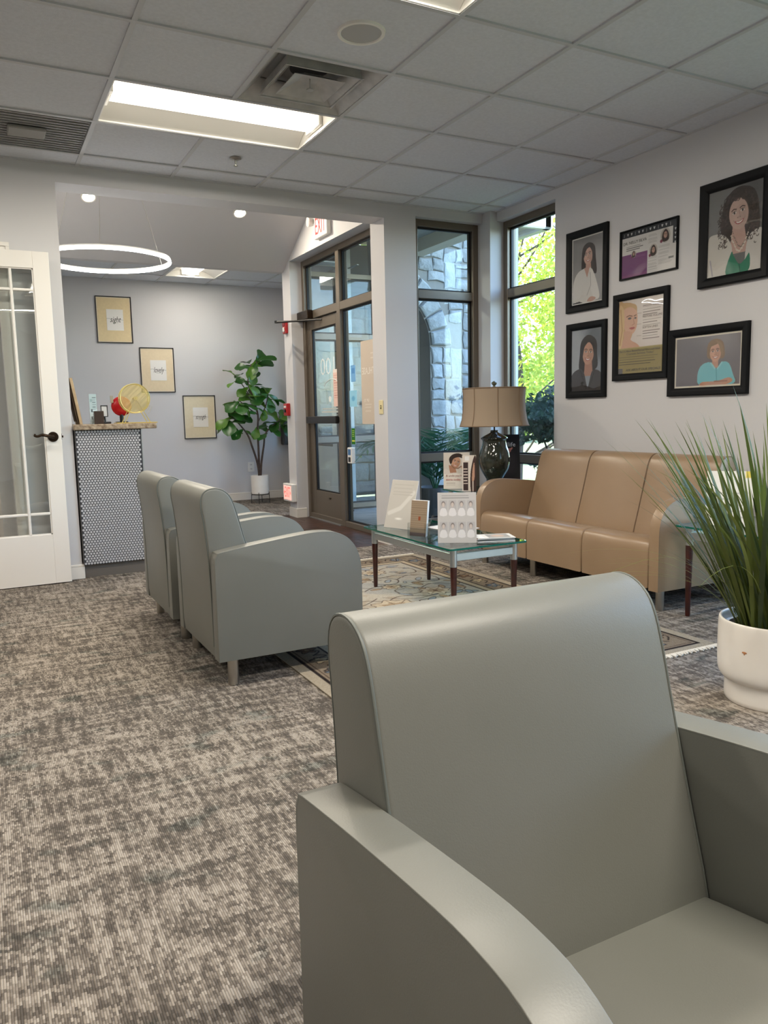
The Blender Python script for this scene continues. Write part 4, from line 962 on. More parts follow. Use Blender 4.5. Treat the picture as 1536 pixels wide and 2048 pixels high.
# leaning wooden board
t = thing('wooden_board', (-.10, 2.78, ZC), 'tall pale wooden board leaning against the wall on the counter', 'board')
bm = bmesh.new(); prism(bm, [(-.137, 1.36), (-.118, 1.362), (-.07, ZC), (-.089, ZC)], 2.70, 2.96, 'y', bev=.002, seg=1); obj('board', bm, mat('pale_wood', (196, 172, 138), rough=.6, var=(18, (166, 140, 106))), t, 0)
bm = bmesh.new(); prism(bm, [(-.141, 1.33), (-.138, 1.33), (-.098, 1.07), (-.101, 1.07)], 2.72, 2.94, 'y'); obj('inset', bm, mat('aged_wood', (120, 100, 80), rough=.8), t, 0)
# small carton behind the board
one('small_carton', B((-.135, -.108, 2.99, 3.08, ZC, ZC + .075), bev=.002), mat('cardboard2', (170, 126, 76), rough=.85), 'small brown carton behind the leaning wooden board', 'box', smooth=0)
# info sheet in acrylic stand
t = thing('info_sheet', (.014, 2.80, ZC), 'narrow pale blue information sheet standing on the counter', 'sign')
A = Art(.047, .205, 16, (206, 226, 232)); A.rect(.006, .02, .08, .1, (90, 100, 108)); A.rect(.004, .018, .15, .17, (170, 200, 206)); rule(A, .02, .042, .18, 9, .016, (120, 140, 148), .004); A.rect(.008, .02, .03, .05, (110, 120, 126))
link('sheet', A.mesh('sheet', (-.008, 2.798, ZC + .001), (1, 0, 0), (0, .02, 1)), PRINT, t)
bm = B((-.01, .041, 2.80, 2.803, ZC, ZC + .207), (-.01, .041, 2.803, 2.84, ZC, ZC + .003)); obj('stand', bm, M_acry, t, 0)
one('black_card_box', B((.008, .07, 2.71, 2.76, ZC, ZC + .088), bev=.003), mat('smoked_box', (58, 46, 40), rough=.25), 'small dark box on the counter beside the payment terminal', 'box', smooth=0)
t = thing('payment_terminal', (.10, 2.80, ZC), 'small black framed card reader on a stand', 'card reader')
bm = B((.07, .125, 2.77, 2.83, ZC, ZC + .014), bev=.004); obj('base', bm, M_black, t)
bm = bmesh.new(); tube(bm, [(.09, 2.80, ZC + .012), (.086, 2.80, ZC + .06)], .006, 10); obj('stem', bm, M_black, t)
bm = bmesh.new()
for (x0, x1, z0, z1) in ((.062, .108, 1.098, 1.103), (.062, .108, 1.172, 1.178), (.062, .067, 1.098, 1.178), (.103, .108, 1.098, 1.178)): box(bm, x0, x1, 2.785, 2.795, z0, z1)
obj('bezel', bm, M_black, t, 0); obj('screen', B((.067, .103, 2.788, 2.793, 1.103, 1.172)), mat('pale_screen', (200, 200, 200), rough=.3), t, 0)
# raffle wheel
t = thing('raffle_drum', (.29, 2.765, ZC), 'round gold wire mesh raffle drum on the counter', 'raffle drum')
WC = (.287, 2.765, 1.222); WR = .1
for yy in (-.035, .035):
    bm = bmesh.new(); tube(bm, [(WC[0] + WR * math.cos(a), WC[1] + yy, WC[2] + WR * math.sin(a)) for a in np.linspace(0, 2 * PI, 40, endpoint=False)], .0035, 6, closed=True); obj('rim', bm, M_gold, t)
    bm = bmesh.new(); step = .0072
    for k in range(-13, 14):
        o_ = k * step; c_ = math.sqrt(max(0, WR ** 2 - o_ ** 2))
        for dx, dz in ((1, 1), (1, -1)):
            q = .7071; ax, az = q * dx, q * dz; px_, pz_ = -az, ax
            tube(bm, [(WC[0] + px_ * o_ - ax * c_, WC[1] + yy, WC[2] + pz_ * o_ - az * c_), (WC[0] + px_ * o_ + ax * c_, WC[1] + yy, WC[2] + pz_ * o_ + az * c_)], .0013, 4, cap=False)
    o = obj('mesh_disc', bm, M_gold, t); o['kind'] = 'stuff'
bm = bmesh.new()
for k in range(60):
    a = 2 * PI * k / 60; tube(bm, [(WC[0] + WR * math.cos(a), WC[1] - .035, WC[2] + WR * math.sin(a)), (WC[0] + WR * math.cos(a), WC[1] + .035, WC[2] + WR * math.sin(a))], .001, 4, cap=False)
for yy in (-.018, 0, .018): tube(bm, [(WC[0] + WR * math.cos(a), WC[1] + yy, WC[2] + WR * math.sin(a)) for a in np.linspace(0, 2 * PI, 40, endpoint=False)], .001, 4, closed=True)
o = obj('mesh_rim', bm, M_gold, t); o['kind'] = 'stuff'
bm = bmesh.new(); tube(bm, [(WC[0], WC[1] - .07, WC[2]), (WC[0], WC[1] + .07, WC[2])], .005, 8); tube(bm, [(WC[0], WC[1] - .062, WC[2]), (WC[0], WC[1] - .05, WC[2])], .014, 16); obj('axle', bm, M_gold, t)
for yy in (-.056, .056):
    bm = bmesh.new(); tube(bm, [(WC[0] - .08, WC[1] + yy, ZC + .007), (WC[0], WC[1] + yy, WC[2]), (WC[0] + .09, WC[1] + yy, ZC + .007)], .0035, 7); obj('stand', bm, M_gold, t)
bm = bmesh.new(); tube(bm, [(WC[0] + .07, WC[1] - .05, 1.13), (WC[0] + .095, WC[1] - .05, 1.17), (WC[0] + .11, WC[1] - .05, 1.163), (WC[0] + .083, WC[1] - .05, 1.115)], .0025, 6); obj('crank', bm, M_steel, t)
bm = B((.15, .425, 2.69, 2.84, ZC, ZC + .006), bev=.002); obj('base_plate', bm, mat('gold_plate', (226, 198, 110), rough=.35, metal=.6), t, 0)
t = thing('red_ornament', (.21, 3.05, ZC), 'red round ornament on a black stand behind the raffle drum', 'ornament')
bm = bmesh.new(); bmesh.ops.create_uvsphere(bm, u_segments=24, v_segments=14, radius=.072, matrix=Matrix.Translation((.243, 3.05, 1.175)) @ Matrix.Diagonal((1, .35, 1, 1))); obj('red_disc', bm, mat('glossy_red', (176, 12, 24), rough=.25), t, 60)
bm = bmesh.new(); tube(bm, [(.24, 3.05, ZC), (.24, 3.05, 1.13)], .014, 12); box(bm, .20, .28, 3.02, 3.08, ZC, ZC + .012); obj('post', bm, M_black, t)
bm = bmesh.new(); box(bm, .166, .186, 3.03, 3.05, 1.2, 1.25); obj('knob', bm, M_steel, t, 0)

# ------------------------------------------------------------------ wall devices
def exit_letters(par, c, w, sz, m, n, s):
    text('lettering', 'EXIT', sz, m, par, c, s, (0, 0, 1), n, width=w, ext=.0006)
t = thing('exit_sign', (XE, 3.85, 2.70), 'white exit sign with emergency lamps above the entrance door', 'exit sign', 'exit signs')
bm = B((XE - .045, XE - .0005, 3.70, 4.0, 2.70, 2.90), bev=.006); obj('housing', bm, M_plast, t)
M_exr = mat('exit_red', (206, 30, 34), rough=.5, emit=((1, .06, .05), .12))
exit_letters(t, (XE - .0465, 3.85, 2.80), .235, .215, M_exr, (-1, 0, 0), (0, -1, 0))
for yy in (3.655, 4.045):
    bm = bmesh.new(); tube(bm, [(XE - .02, yy, 2.87), (XE - .05, yy, 2.87), (XE - .085, yy, 2.868)], [.026, .04, .043], 18); obj('lamp_head', bm, M_plast, t)
    bm = bmesh.new(); tube(bm, [(XE - .085, yy, 2.868), (XE - .087, yy, 2.868)], .036, 18); obj('lamp_glass', bm, mat('lamp_glass', (200, 205, 208), rough=.15), t)
    bm = bmesh.new(); tube(bm, [(XE - .02, 3.72 if yy < 3.8 else 3.98, 2.87), (XE - .02, yy, 2.87)], .008, 8); obj('lamp_arm', bm, M_plast, t)
t = thing('exit_sign', (XE, 4.93, .17), 'low red lit exit sign near the floor beside the door', 'exit sign', 'exit signs')
bm = B((XE - .055, XE - .0005, 4.80, 5.06, .165, .355), bev=.006); obj('housing', bm, M_plast, t)
obj('lit_panel', B((XE - .0565, XE - .055, 4.82, 5.04, .185, .335)), mat('exit_panel', (250, 190, 180), emit=((1, .45, .38), .35)), t, 0)
exit_letters(t, (XE - .0572, 4.93, .26), .15, .16, mat('exit_glow_red', (255, 40, 40), emit=((1, .08, .06), .9)), (-1, 0, 0), (0, -1, 0))
bm = bmesh.new()
for sg, yc in ((1, 5.025), (-1, 4.835)):
    prism(bm, [(yc - sg * .012, .28), (yc + sg * .004, .26), (yc - sg * .012, .24)], XE - .0585, XE - .0565, 'x')
obj('chevron', bm, MATS['exit_glow_red'], t, 0)
t = thing('fire_strobe', (XE, 4.92, 1.94), 'red fire alarm strobe high on the white column', 'fire alarm')
obj('body', B((XE - .03, XE - .0005, 4.875, 4.965, 1.935, 2.065), bev=.006), M_red, t); obj('strobe_lens', B((XE - .046, XE - .03, 4.89, 4.93, 1.95, 2.0), bev=.008), M_plast, t)
obj('horn', B((XE - .036, XE - .029, 4.885, 4.955, 2.015, 2.055), bev=.003), mat('dark_red', (120, 14, 20), rough=.4), t)
t = thing('fire_pull_station', (XE, 4.94, 1.08), 'red fire alarm pull station on the white column', 'fire alarm')
obj('body', B((XE - .045, XE - .0005, 4.89, 4.985, 1.08, 1.21), bev=.006), M_red, t); obj('handle', B((XE - .058, XE - .045, 4.91, 4.965, 1.115, 1.15), bev=.004), M_black, t); obj('label_band', B((XE - .0465, XE - .045, 4.905, 4.97, 1.165, 1.185)), M_plast, t)
t = thing('light_switch', (XE, 2.80, 1.07), 'ivory light switch plate on the white pillar', 'switch')
obj('plate', B((XE - .006, XE - .0005, 2.763, 2.835, 1.075, 1.19), bev=.003), M_ivory, t); obj('toggle', B((XE - .016, XE - .006, 2.793, 2.803, 1.128, 1.142), bev=.002), M_ivory, t); 
obj('slot', B((XE - .0068, XE - .006, 2.788, 2.808, 1.117, 1.149)), mat('slot_shadow', (96, 88, 60), rough=.6), t, 0)
t = thing('wall_outlet', (2.44, YW, .37), 'white electrical outlet on the far wall by the fig tree pot', 'outlet')
obj('plate', B((2.40, 2.487, YW - .006, YW - .0005, .365, .49), bev=.003), M_plast, t)
for z in (.40, .455):
    s_ = obj('socket', B((2.423, 2.464, YW - .009, YW - .006, z - .018, z + .018), bev=.003), M_plast, t); obj('slots', B((2.434, 2.438, YW - .0095, YW - .009, z - .007, z + .009), (2.449, 2.453, YW - .0095, YW - .009, z - .007, z + .009)), M_black, s_, 0)
t = thing('wall_box', (2.93, YW, .70), 'dark wall mounted box half hidden behind the fig leaves', 'wall box')
obj('case', B((2.87, 3.02, YW - .12, YW - .0005, .70, 1.12), bev=.01), mat('dark_taupe', (66, 62, 60), rough=.5), t); obj('panel', B((2.885, 3.005, YW - .125, YW - .12, .86, 1.10), bev=.004), M_black, t)

# ------------------------------------------------------------------ notices on the storefront glass
def decal(name, y0, y1, z0, z1, label, cat, art, thick=.0012):
    x = XS + .026
    t = thing(name, (x, (y0 + y1) / 2, z0), label, cat)
    a = art(y1 - y0, z1 - z0); link('print', a.mesh('print', (x - thick - .0003, y1, z0), (0, -1, 0), (0, 0, 1)), PRINT, t)
    obj('sheet', B((x - thick, x, y0, y1, z0, z1)), M_paper, t, 0); return t
def art_smooth(w, h):
    A = Art(w, h, 60, (204, 190, 174)); A.ell(w * .72, h * .36, w * .2, h * .22, (222, 212, 202), a=.8, soft=.08); A.ell(w * .62, h * .4, w * .07, h * .03, (196, 180, 164), soft=.03); rule(A, w * .4, w * .75, h * .84, 2, .04, (220, 210, 198), .012); rule(A, w * .15, w * .4, h * .24, 3, .03, (218, 208, 196), .01); return A
t = decal('window_poster', 3.0, 3.50, .99, 1.73, 'beige poster on the entrance side window seen from its back', 'poster', art_smooth)
text('lettering', 'SMOOTHLASE', .085, mat('pale_letter', (228, 220, 210), rough=.6), t, (XS + .0243, 3.25, 1.46), (0, 1, 0), (0, 0, 1), (-1, 0, 0), width=.46, ext=.0002)
text('lettering', 'UP TO', .04, MATS['pale_letter'], t, (XS + .0243, 3.40, 1.20), (0, 1, 0), (0, 0, 1), (-1, 0, 0), width=.1, ext=.0002)
def art_blue(w, h):
    A = Art(w, h, 14, (120, 176, 226)); A.rect(w * .2, w * .8, h * .5, h * .85, (86, 144, 206)); return A
decal('window_sticker', 3.62, 3.72, 1.38, 1.53, 'blue shield sticker on the entrance side window', 'sticker', art_blue)
def art_cyan(w, h):
    A = Art(w, h, 14, (150, 208, 236)); A.ell(w * .5, h * .5, w * .22, h * .16, (104, 172, 214)); return A
decal('window_sticker', 3.60, 3.76, 1.15, 1.30, 'pale blue square sticker on the entrance side window', 'sticker', art_cyan)
def art_green(w, h):
    A = Art(w, h, 14, (40, 110, 34)); rule(A, w * .2, w * .8, h * .85, 4, h * .12, (170, 200, 90), h * .05); A.rect(w * .1, w * .9, h * .16, h * .26, (220, 220, 90)); return A
decal('window_sticker', 3.66, 3.74, .80, .95, 'small green sticker on the entrance side window', 'sticker', art_green)
t = thing('card_reader', (XS + .0, 3.70, .62), 'small white card reader on the entrance window frame', 'card reader')
obj('case', B((XS - .02, XS + .022, 3.66, 3.75, .62, .77), bev=.005), M_plast, t); obj('window', B((XS - .0215, XS - .02, 3.675, 3.735, .70, .755)), mat('blue_panel', (60, 110, 160), rough=.3), t, 0); obj('key_pad', B((XS - .0215, XS - .02, 3.68, 3.73, .635, .68)), M_black, t, 0)

# ------------------------------------------------------------------ lamp, brochures and magazines
LX, LY, LZ = 2.82, 2.0, .4785
t = thing('table_lamp', (LX, LY, LZ), 'table lamp with dark glazed urn base and beige fabric shade', 'lamp')
bm = bmesh.new()
lathe(bm, spline([(0, 0), (.075, 0), (.082, .012), (.07, .03), (.05, .05), (.052, .065), (.075, .10), (.108, .16), (.121, .225), (.112, .29), (.095, .34), (.09, .375), (.102, .39), (.098, .402), (.055, .425), (.03, .44), (.028, .455), (0, .457)], 3), (LX, LY, LZ), 40)
obj('urn', bm, mat('dark_glaze', (52, 56, 46), rough=.08, var=(22, (34, 36, 30)), coat=.6, bump=(30, .15, .004)), t, 60)
bm = bmesh.new(); tube(bm, [(LX, LY, LZ + .455), (LX, LY, .97), (LX, LY, 1.262)], .006, 8); obj('stem', bm, M_bronze, t)
bm = bmesh.new(); lathe(bm, [(0, 0), (.014, .002), (.008, .014), (.02, .028), (.02, .038), (.008, .048), (0, .05)], (LX, LY, 1.258), 18); obj('finial', bm, mat('finial', (96, 98, 82), rough=.2), t)
M_shade = mat('linen_shade', (156, 138, 118), rough=.85, bump=(700, .3, .002)); nodes = M_shade.node_tree
bm = bmesh.new(); ns = 6
prof = [(.262, .0), (.247, .05), (.238, .11), (.234, .17), (.234, .22), (.238, .285)]
lathe(bm, prof + [(r - .003, z) for r, z in prof[::-1]] + [prof[0]], (LX, LY, .968), 48); sh = obj('shade', bm, M_shade, t, 60)
for k in range(8):
    a = 2 * PI * (k + .35) / 8; bm = bmesh.new(); tube(bm, [(LX + (r + .001) * math.cos(a), LY + (r + .001) * math.sin(a), .968 + z) for r, z in prof], .0035, 6); obj('shade_seam', bm, mat('shade_braid', (134, 112, 90), rough=.85), sh)
for r, z in ((.263, .968), (.239, 1.253)):
    bm = bmesh.new(); tube(bm, [(LX + r * math.cos(a), LY + r * math.sin(a), z) for a in np.linspace(0, 2 * PI, 48, endpoint=False)], .0045, 6, closed=True); obj('shade_trim', bm, MATS['shade_braid'], sh)
for k in range(3):
    a = 2 * PI * k / 3; bm = bmesh.new(); tube(bm, [(LX, LY, 1.25), (LX + .234 * math.cos(a), LY + .234 * math.sin(a), 1.25)], .002, 6); obj('spider', bm, M_bronze, sh)

def standee(name, base, facing, w, h, lean, label, cat, art, thick=.003, foot=.06, sheetm=M_paper, acr=True):
    """upright sheet on a foot: base = bottom centre, facing = direction (angle) the printed side faces"""
    t = thing(name, base, label, cat, rotz=facing, local=True)   # local: x = out of the face, y = to the left as seen, z up
    a = art(w, h)
    le = math.tan(lean)
    link('print', a.mesh('print', (thick / 2 + .0005, -w / 2, .001), (0, 1, 0), (-le, 0, 1)), PRINT, t, False)
    bm = bmesh.new(); v = []
    for x in (-thick / 2, thick / 2):
        for y_, z in ((-w / 2, 0), (w / 2, 0), (w / 2, h), (-w / 2, h)): v.append(bm.verts.new((x - le * z, y_, z + .001)))
    for f in ((0, 1, 2, 3), (4, 5, 6, 7), (0, 1, 5, 4), (1, 2, 6, 5), (2, 3, 7, 6), (3, 0, 4, 7)): bm.faces.new([v[k] for k in f])
    obj('sheet', bm, sheetm, t, 0, False)
    if acr:
        bm = bmesh.new(); box(bm, -foot, 0.0, -w / 2, w / 2, .0005, .003); 
        if lean < .02: box(bm, -foot, -foot + .003, -w / 2, w / 2, .0005, .03)
        obj('acrylic_foot', bm, M_acry, t, 0, False)
    return t
def art_team(w, h):
    A = Art(w, h, 110, (188, 182, 178)); rule(A, w * .1, w * .9, h * .94, 2, .012, (150, 145, 142), .005)
    k = 0
    for yy, hh in ((.7, .3), (.27, .3)):
        for q in range(4):
            x = w * (.15 + .235 * q); c = (206, 204, 206) if (q + k) % 2 else (176, 170, 168); A.rect(x - w * .1, x + w * .1, h * (yy - hh / 2), h * (yy + hh / 2), c)
            A.blob([(x - w * .09, h * (yy - hh / 2)), (x - w * .06, h * (yy - .02)), (x + w * .06, h * (yy - .02)), (x + w * .09, h * (yy - hh / 2))], (214, 208, 206)); A.ell(x, h * (yy + .075), w * .05, h * .055, (122, 112, 108)); A.ell(x, h * (yy + .06), w * .038, h * .045, (196, 180, 170)); k += 1
    return A
def art_grey(w, h):
    A = Art(w, h, 40, (186, 182, 176)); A.line([(w * .1, h * .3), (w * .5, h * .42), (w * .9, h * .75)], w * .12, (204, 201, 196)); A.ell(w * .5, h * .2, w * .12, h * .02, (226, 224, 220)); rule(A, w * .1, w * .9, h * .9, 4, .02, (176, 172, 166), .005); return A
def art_wood(w, h):
    A = Art(w, h, 30, (150, 132, 112)); rule(A, 0, w, h * .97, 16, h * .06, (134, 116, 98), h * .02, 0); A.rect(w * .5, w * .6, h * .45, h * .55, (140, 70, 40)); A.rect(0, w, 0, h * .1, (96, 80, 80)); return A
TZ = .3867
standee('acrylic_sign', (1.495, 1.16, TZ), math.radians(198), .215, .285, .30, 'clear sign holder seen from behind at the far end of the coffee table', 'sign', art_grey)
bs = standee('brochure_holder', (1.455, .83, TZ), math.radians(205), .11, .20, .14, 'clear holder of small brochures in the middle of the coffee table', 'brochure holder', art_wood, thick=.018)
bm = bmesh.new(); box(bm, -.03, .022, -.06, -.057, .0005, .075); box(bm, -.03, .022, .057, .06, .0005, .075); box(bm, .02, .0225, -.06, .06, .0005, .05); tube(bm, spline([(.0, .075, .002), (.03, .085, .04), (.0, .08, .09), (-.03, .085, .12)], 4), .005, 8); obj('pocket', bm, M_acry, bs, 0, False)
standee('acrylic_sign', (1.505, .505, TZ), math.radians(238), .205, .265, .16, 'white sign holder with faded staff photos nearest the front of the coffee table', 'sign', art_team)
# magazines
def magazine(x, y, z, w, l, th, rz, label, c1, c2, grp):
    t = thing('magazine', (x, y, z), label, 'magazine', grp, rotz=rz, local=True)
    obj('pages', B((-w / 2, w / 2, -l / 2, l / 2, .0005, th - .001)), M_paper, t, 0, False)
    A = Art(w, l, 30, c1); A.rect(w * .1, w * .9, l * .1, l * .7, c2); A.rect(w * .08, w * .8, l * .8, l * .92, (240, 238, 232)); A.ell(w * .5, l * .4, w * .22, l * .18, (196, 170, 150))
    link('cover', A.mesh('cover', (-w / 2, -l / 2, th), (1, 0, 0), (0, 1, 0)), PRINT, t, False)
    obj('back_cover', B((-w / 2 - .001, w / 2 + .001, -l / 2 - .001, l / 2 + .001, 0, .0008)), mat('cover_dark', (40, 42, 46), rough=.3), t, 0, False)
    return t
GM = 'magazines on the coffee table'
zz = TZ
for k, (dx, dy, rz, th, c1, c2, lab) in enumerate(((0, 0, 1.20, .006, (40, 40, 44), (70, 60, 60), 'lowest dark magazine of the stack at the front corner of the coffee table'), (.004, .006, 1.17, .005, (58, 58, 66), (120, 110, 100), 'second magazine from the bottom of the coffee table stack'), (-.004, .002, 1.23, .005, (120, 30, 30), (60, 60, 70), 'third magazine from the bottom of the coffee table stack'), (0, -.004, 1.2, .004, (226, 222, 214), (160, 156, 150), 'pale magazine on top of the coffee table stack'))):
    magazine(1.725 + dx, .487 + dy, zz, .14, .205, th, rz, lab, c1, c2, GM); zz += th + .0006
magazine(1.775, .98, TZ, .20, .26, .004, .2, 'white magazine lying behind the sign holders on the coffee table', (232, 230, 228), (206, 204, 202), GM)
magazine(1.62, 1.19, TZ, .13, .2, .004, -.4, 'small dark leaflet at the far end of the coffee table', (70, 62, 60), (110, 100, 96), GM)
# corner table brochures
def art_man(w, h):
    A = Art(w, h, 110, (214, 206, 196)); A.rect(0, w, 0, h * .42, (236, 230, 220)); sk = (196, 150, 122)
    A.blob([(0, h * .42), (w * .05, h * .55), (w * .25, h * .5), (w * .5, h * .44), (w * .5, h * .42)], (224, 214, 206))
    A.poly([(w * .2, h * .66), (w * .45, h * .6), (w * .5, h * .45), (w * .25, h * .44)], (176, 128, 102))
    face(A, w * .48, h * .72, h * .16, sk, rot=-.35, brow=(44, 32, 28)); A.blob([(w * .25, h * .70), (w * .22, h * .84), (w * .36, h * .95), (w * .6, h * .975), (w * .78, h * .9), (w * .74, h * .84), (w * .56, h * .87), (w * .38, h * .82), (w * .31, h * .70)], (52, 38, 32)); A.line([(w * .3, h * .66), (w * .4, h * .58), (w * .56, h * .565), (w * .68, h * .62)], h * .035, (122, 86, 68), .7)
    A.blob([(w * .68, h * .6), (w * .85, h * .66), (w * 1.0, h * .6), (w, h * .44), (w * .8, h * .46)], (204, 160, 134)); rule(A, w * .1, w * .5, h * .16, 2, .014, (150, 140, 130), .003); return A
t = standee('counter_card', (2.60, 2.20, .4785), math.radians(232), .205, .285, .06, 'white counter card with a smiling man on the corner end table', 'sign', art_man)
for k, (tx, zz_, wd, col) in enumerate((('A smile you\'ll love', .105, .17, (150, 80, 76)), ('starts today.', .075, .12, (176, 60, 56)))):
    text('lettering', tx, .022, mat('ink_%d' % k, col, rough=.6), t, (.0024, -.085, zz_), (0, 1, 0), (0, 0, 1), (1, 0, 0), align='LEFT', width=wd, ext=.0002).location = (.0008, 0, 0)
def art_bro(w, h):
    A = Art(w, h, 60, (226, 216, 206)); A.rect(w * .08, w * .42, h * .02, h * .8, (60, 44, 44)); A.rect(w * .2, w * .5, h * .85, h * .97, (240, 238, 236))
    A.blob([(w * .62, 0), (w * .6, h * .5), (w * .8, h * .9), (w, h * .92), (w, 0)], (66, 46, 42)); A.blob([(w * .7, h * .3), (w * .74, h * .6), (w * .86, h * .8), (w * .9, h * .5), (w * .84, h * .3)], (200, 156, 132)); A.rect(w * .72, w * .8, 0, h * .28, (214, 200, 188)); rule(A, w * .1, w * .4, h * .62, 6, .022, (216, 200, 190), .008); return A
standee('leaflet', (2.575, 1.985, .4785), math.radians(236), .105, .272, .10, 'narrow leaflet with a dark stripe in front of the counter card', 'leaflet', art_bro, acr=True)
def art_black(w, h):
    A = Art(w, h, 40, (24, 22, 26)); A.ell(w * .5, h * .45, w * .4, h * .28, (56, 50, 54), soft=.05); A.poly([(w * .2, h * .72), (w * .8, h * .74), (w * .55, h * .5)], (196, 130, 120)); A.poly([(w * .3, h * .7), (w * .6, h * .5), (w * .5, h * .4), (w * .2, h * .62)], (170, 168, 168)); A.rect(0, w, 0, h * .16, (44, 18, 20)); return A
t = standee('black_poster_stand', (3.03, 2.17, .4785), math.radians(240), .27, .41, .17, 'tilted black poster board behind the lamp in the window corner', 'poster', art_black, thick=.016, sheetm=M_bframe, acr=False)
text('lettering', 'Dentallife', .05, mat('pale_ink', (220, 220, 224), rough=.5), t, (.0095 - math.tan(.17) * .33, 0, .33), (0, 1, 0), (-math.tan(.17), 0, 1), (1, 0, 0), width=.2, ext=.0002)
obj('easel_leg', B((-.11, -.10, -.01, .01, 0, .2)), M_black, t, 0, False)
magazine(2.84, -.52, .4787, .21, .28, .006, .5, 'pale magazine lying flat on the end table behind the grass', (228, 224, 214), (206, 196, 150), 'magazines by the grass plant')
def art_map(w, h):
    A = Art(w, h, 30, (236, 234, 228)); A.rect(w * .8, w, h * .88, h, (226, 206, 90)); rule(A, w * .1, w * .9, h * .6, 5, .03, (190, 190, 186), .004); return A
standee('leaning_leaflet', (2.60, -.30, .4787), math.radians(215), .22, .27, .3, 'white leaflet propped up on the end table behind the grass', 'leaflet', art_map, acr=True)

# ------------------------------------------------------------------ fig tree
fg = thing('fig_tree', (2.39, 6.40, 0), 'fiddle leaf fig tree in a white pot on a black wire stand', 'potted tree')
M_bark = mat('bark', (84, 68, 58), rough=.85, bump=(60, .6, .006), var=(30, (60, 48, 42)))
FX, FY = 2.39, 6.40
bm = bmesh.new(); lathe(bm, [(0, .115), (.098, .115), (.108, .122), (.112, .35), (.108, .353), (.102, .35), (.10, .30), (0, .30)], (FX, FY, 0), 36); obj('pot', bm, M_white_gl, fg, 40)
bm = bmesh.new(); lathe(bm, [(0, .305), (.05, .31), (.1005, .302)], (FX, FY, 0), 24); obj('soil', bm, M_soil, fg)
sd_ = bmesh.new(); tube(sd_, [(FX + .11 * math.cos(a), FY + .11 * math.sin(a), .112) for a in np.linspace(0, 2 * PI, 32, endpoint=False)], .004, 6, closed=True); tube(sd_, [(FX - .11, FY, .108), (FX + .11, FY, .108)], .004, 6); tube(sd_, [(FX, FY - .11, .108), (FX, FY + .11, .108)], .004, 6)
wst = obj('wire_stand', sd_, M_black, fg)
for k in range(4):
    a = PI / 4 + k * PI / 2 + .3; bm = bmesh.new(); tube(bm, [(FX + .11 * math.cos(a), FY + .11 * math.sin(a), .14), (FX + .115 * math.cos(a), FY + .115 * math.sin(a), 0.0)], .004, 6); obj('stand_leg', bm, M_black, wst)
br = [spline([(0, 0, .30), (-.02, 0, .5), (-.09, -.02, .72), (-.14, -.02, .86), (-.24, 0, 1.0), (-.33, .02, 1.1)], 4),
      spline([(0.01, 0, .30), (.03, 0, .5), (.075, .01, .72), (.1, .01, .86), (.2, .02, .96), (.3, .03, 1.03)], 4),
      spline([(0, .02, .30), (.0, .0, .6), (.0, .0, .9), (.01, 0, 1.1), (-.04, 0, 1.3), (-.10, 0, 1.5), (-.05, .0, 1.72)], 4)]
side = [(br[2][10], (.12, .0, 1.22), (.16, .02, 1.36)), (br[2][12], (-.14, -.04, 1.2), (-.24, -.05, 1.28)), (br[2][18], (.02, .03, 1.62), (.03, .03, 1.76)), (br[2][15], (-.2, .02, 1.52), (-.26, 0, 1.58))]
for i, p in enumerate(br):
    bm = bmesh.new(); n = len(p); tube(bm, [(FX + a, FY + b, c) for a, b, c in p], [.016 * (1 - .6 * k / n) for k in range(n)], 8); obj('stem', bm, M_bark, fg)
for a, b, c in side:
    bm = bmesh.new(); tube(bm, [(FX + q[0], FY + q[1], q[2]) for q in spline([a, b, c], 4)], .006, 6); obj('twig', bm, M_bark, fg)
M_fleaf = leafmat('fig_leaf', (46, 92, 34), .22, .32, .45)
def fig_leaf_mesh(k):
    bm = bmesh.new(); ws = [.02, .15, .24, .27, .34, .45, .53, .53, .42, .14]; n = len(ws); rows = []
    for i, w_ in enumerate(ws):
        f = i / (n - 1); L = f; droop = -.22 * f * f * (1 + .3 * k)
        rows.append([bm.verts.new((w_ * s * .62, L, droop + .16 * abs(s) * w_ + .03 * math.sin(9 * f + s * 2) * abs(s))) for s in (-1, -.5, 0, .5, 1)])
    for A_, B_ in zip(rows, rows[1:]):
        for q in range(4): bm.faces.new((A_[q], A_[q + 1], B_[q + 1], B_[q]))
    bmesh.ops.remove_doubles(bm, verts=bm.verts[:], dist=1e-4)
    me = finish(bm, 'leaf', 60); me.materials.append(M_fleaf if k < 2 else leafmat('fig_leaf_light', (84, 124, 40), .25, .35, .3)); return me
FL = [fig_leaf_mesh(k) for k in range(3)]
def add_leaf(p, az, el, size, roll=0):
    o = bpy.data.objects.new('leaf', FL[random.randrange(3)]); COL.objects.link(o); o.parent = fg
    o.location = (p[0], p[1], p[2]); o.rotation_mode = 'ZXY'
    o.rotation_euler = (el, roll, az); o.scale = (size, size, size)
tips = [(br[0][-1], 9, .24), (br[0][14], 3, .2), (br[1][-1], 9, .24), (br[1][14], 3, .2), (br[2][-1], 6, .22), (br[2][20], 5, .2), (br[2][14], 3, .14), (side[0][2], 8, .23), (side[0][1], 3, .15), (side[1][2], 8, .23), (side[2][2], 5, .23), (side[3][2], 4, .2), (br[2][9], 2, .18)]
for p, n, s in tips:
    a0 = random.uniform(0, 6)
    for k in range(n):
        add_leaf((p[0] + random.uniform(-.015, .015), p[1] + random.uniform(-.02, .02), p[2] - .09 * k / n + random.uniform(-.01, .02)), a0 + 2.4 * k + random.uniform(-.3, .3), random.uniform(.15, 1.15) if k < n * .7 else random.uniform(-.3, .3), s * random.uniform(.8, 1.15), random.uniform(-.5, .5))

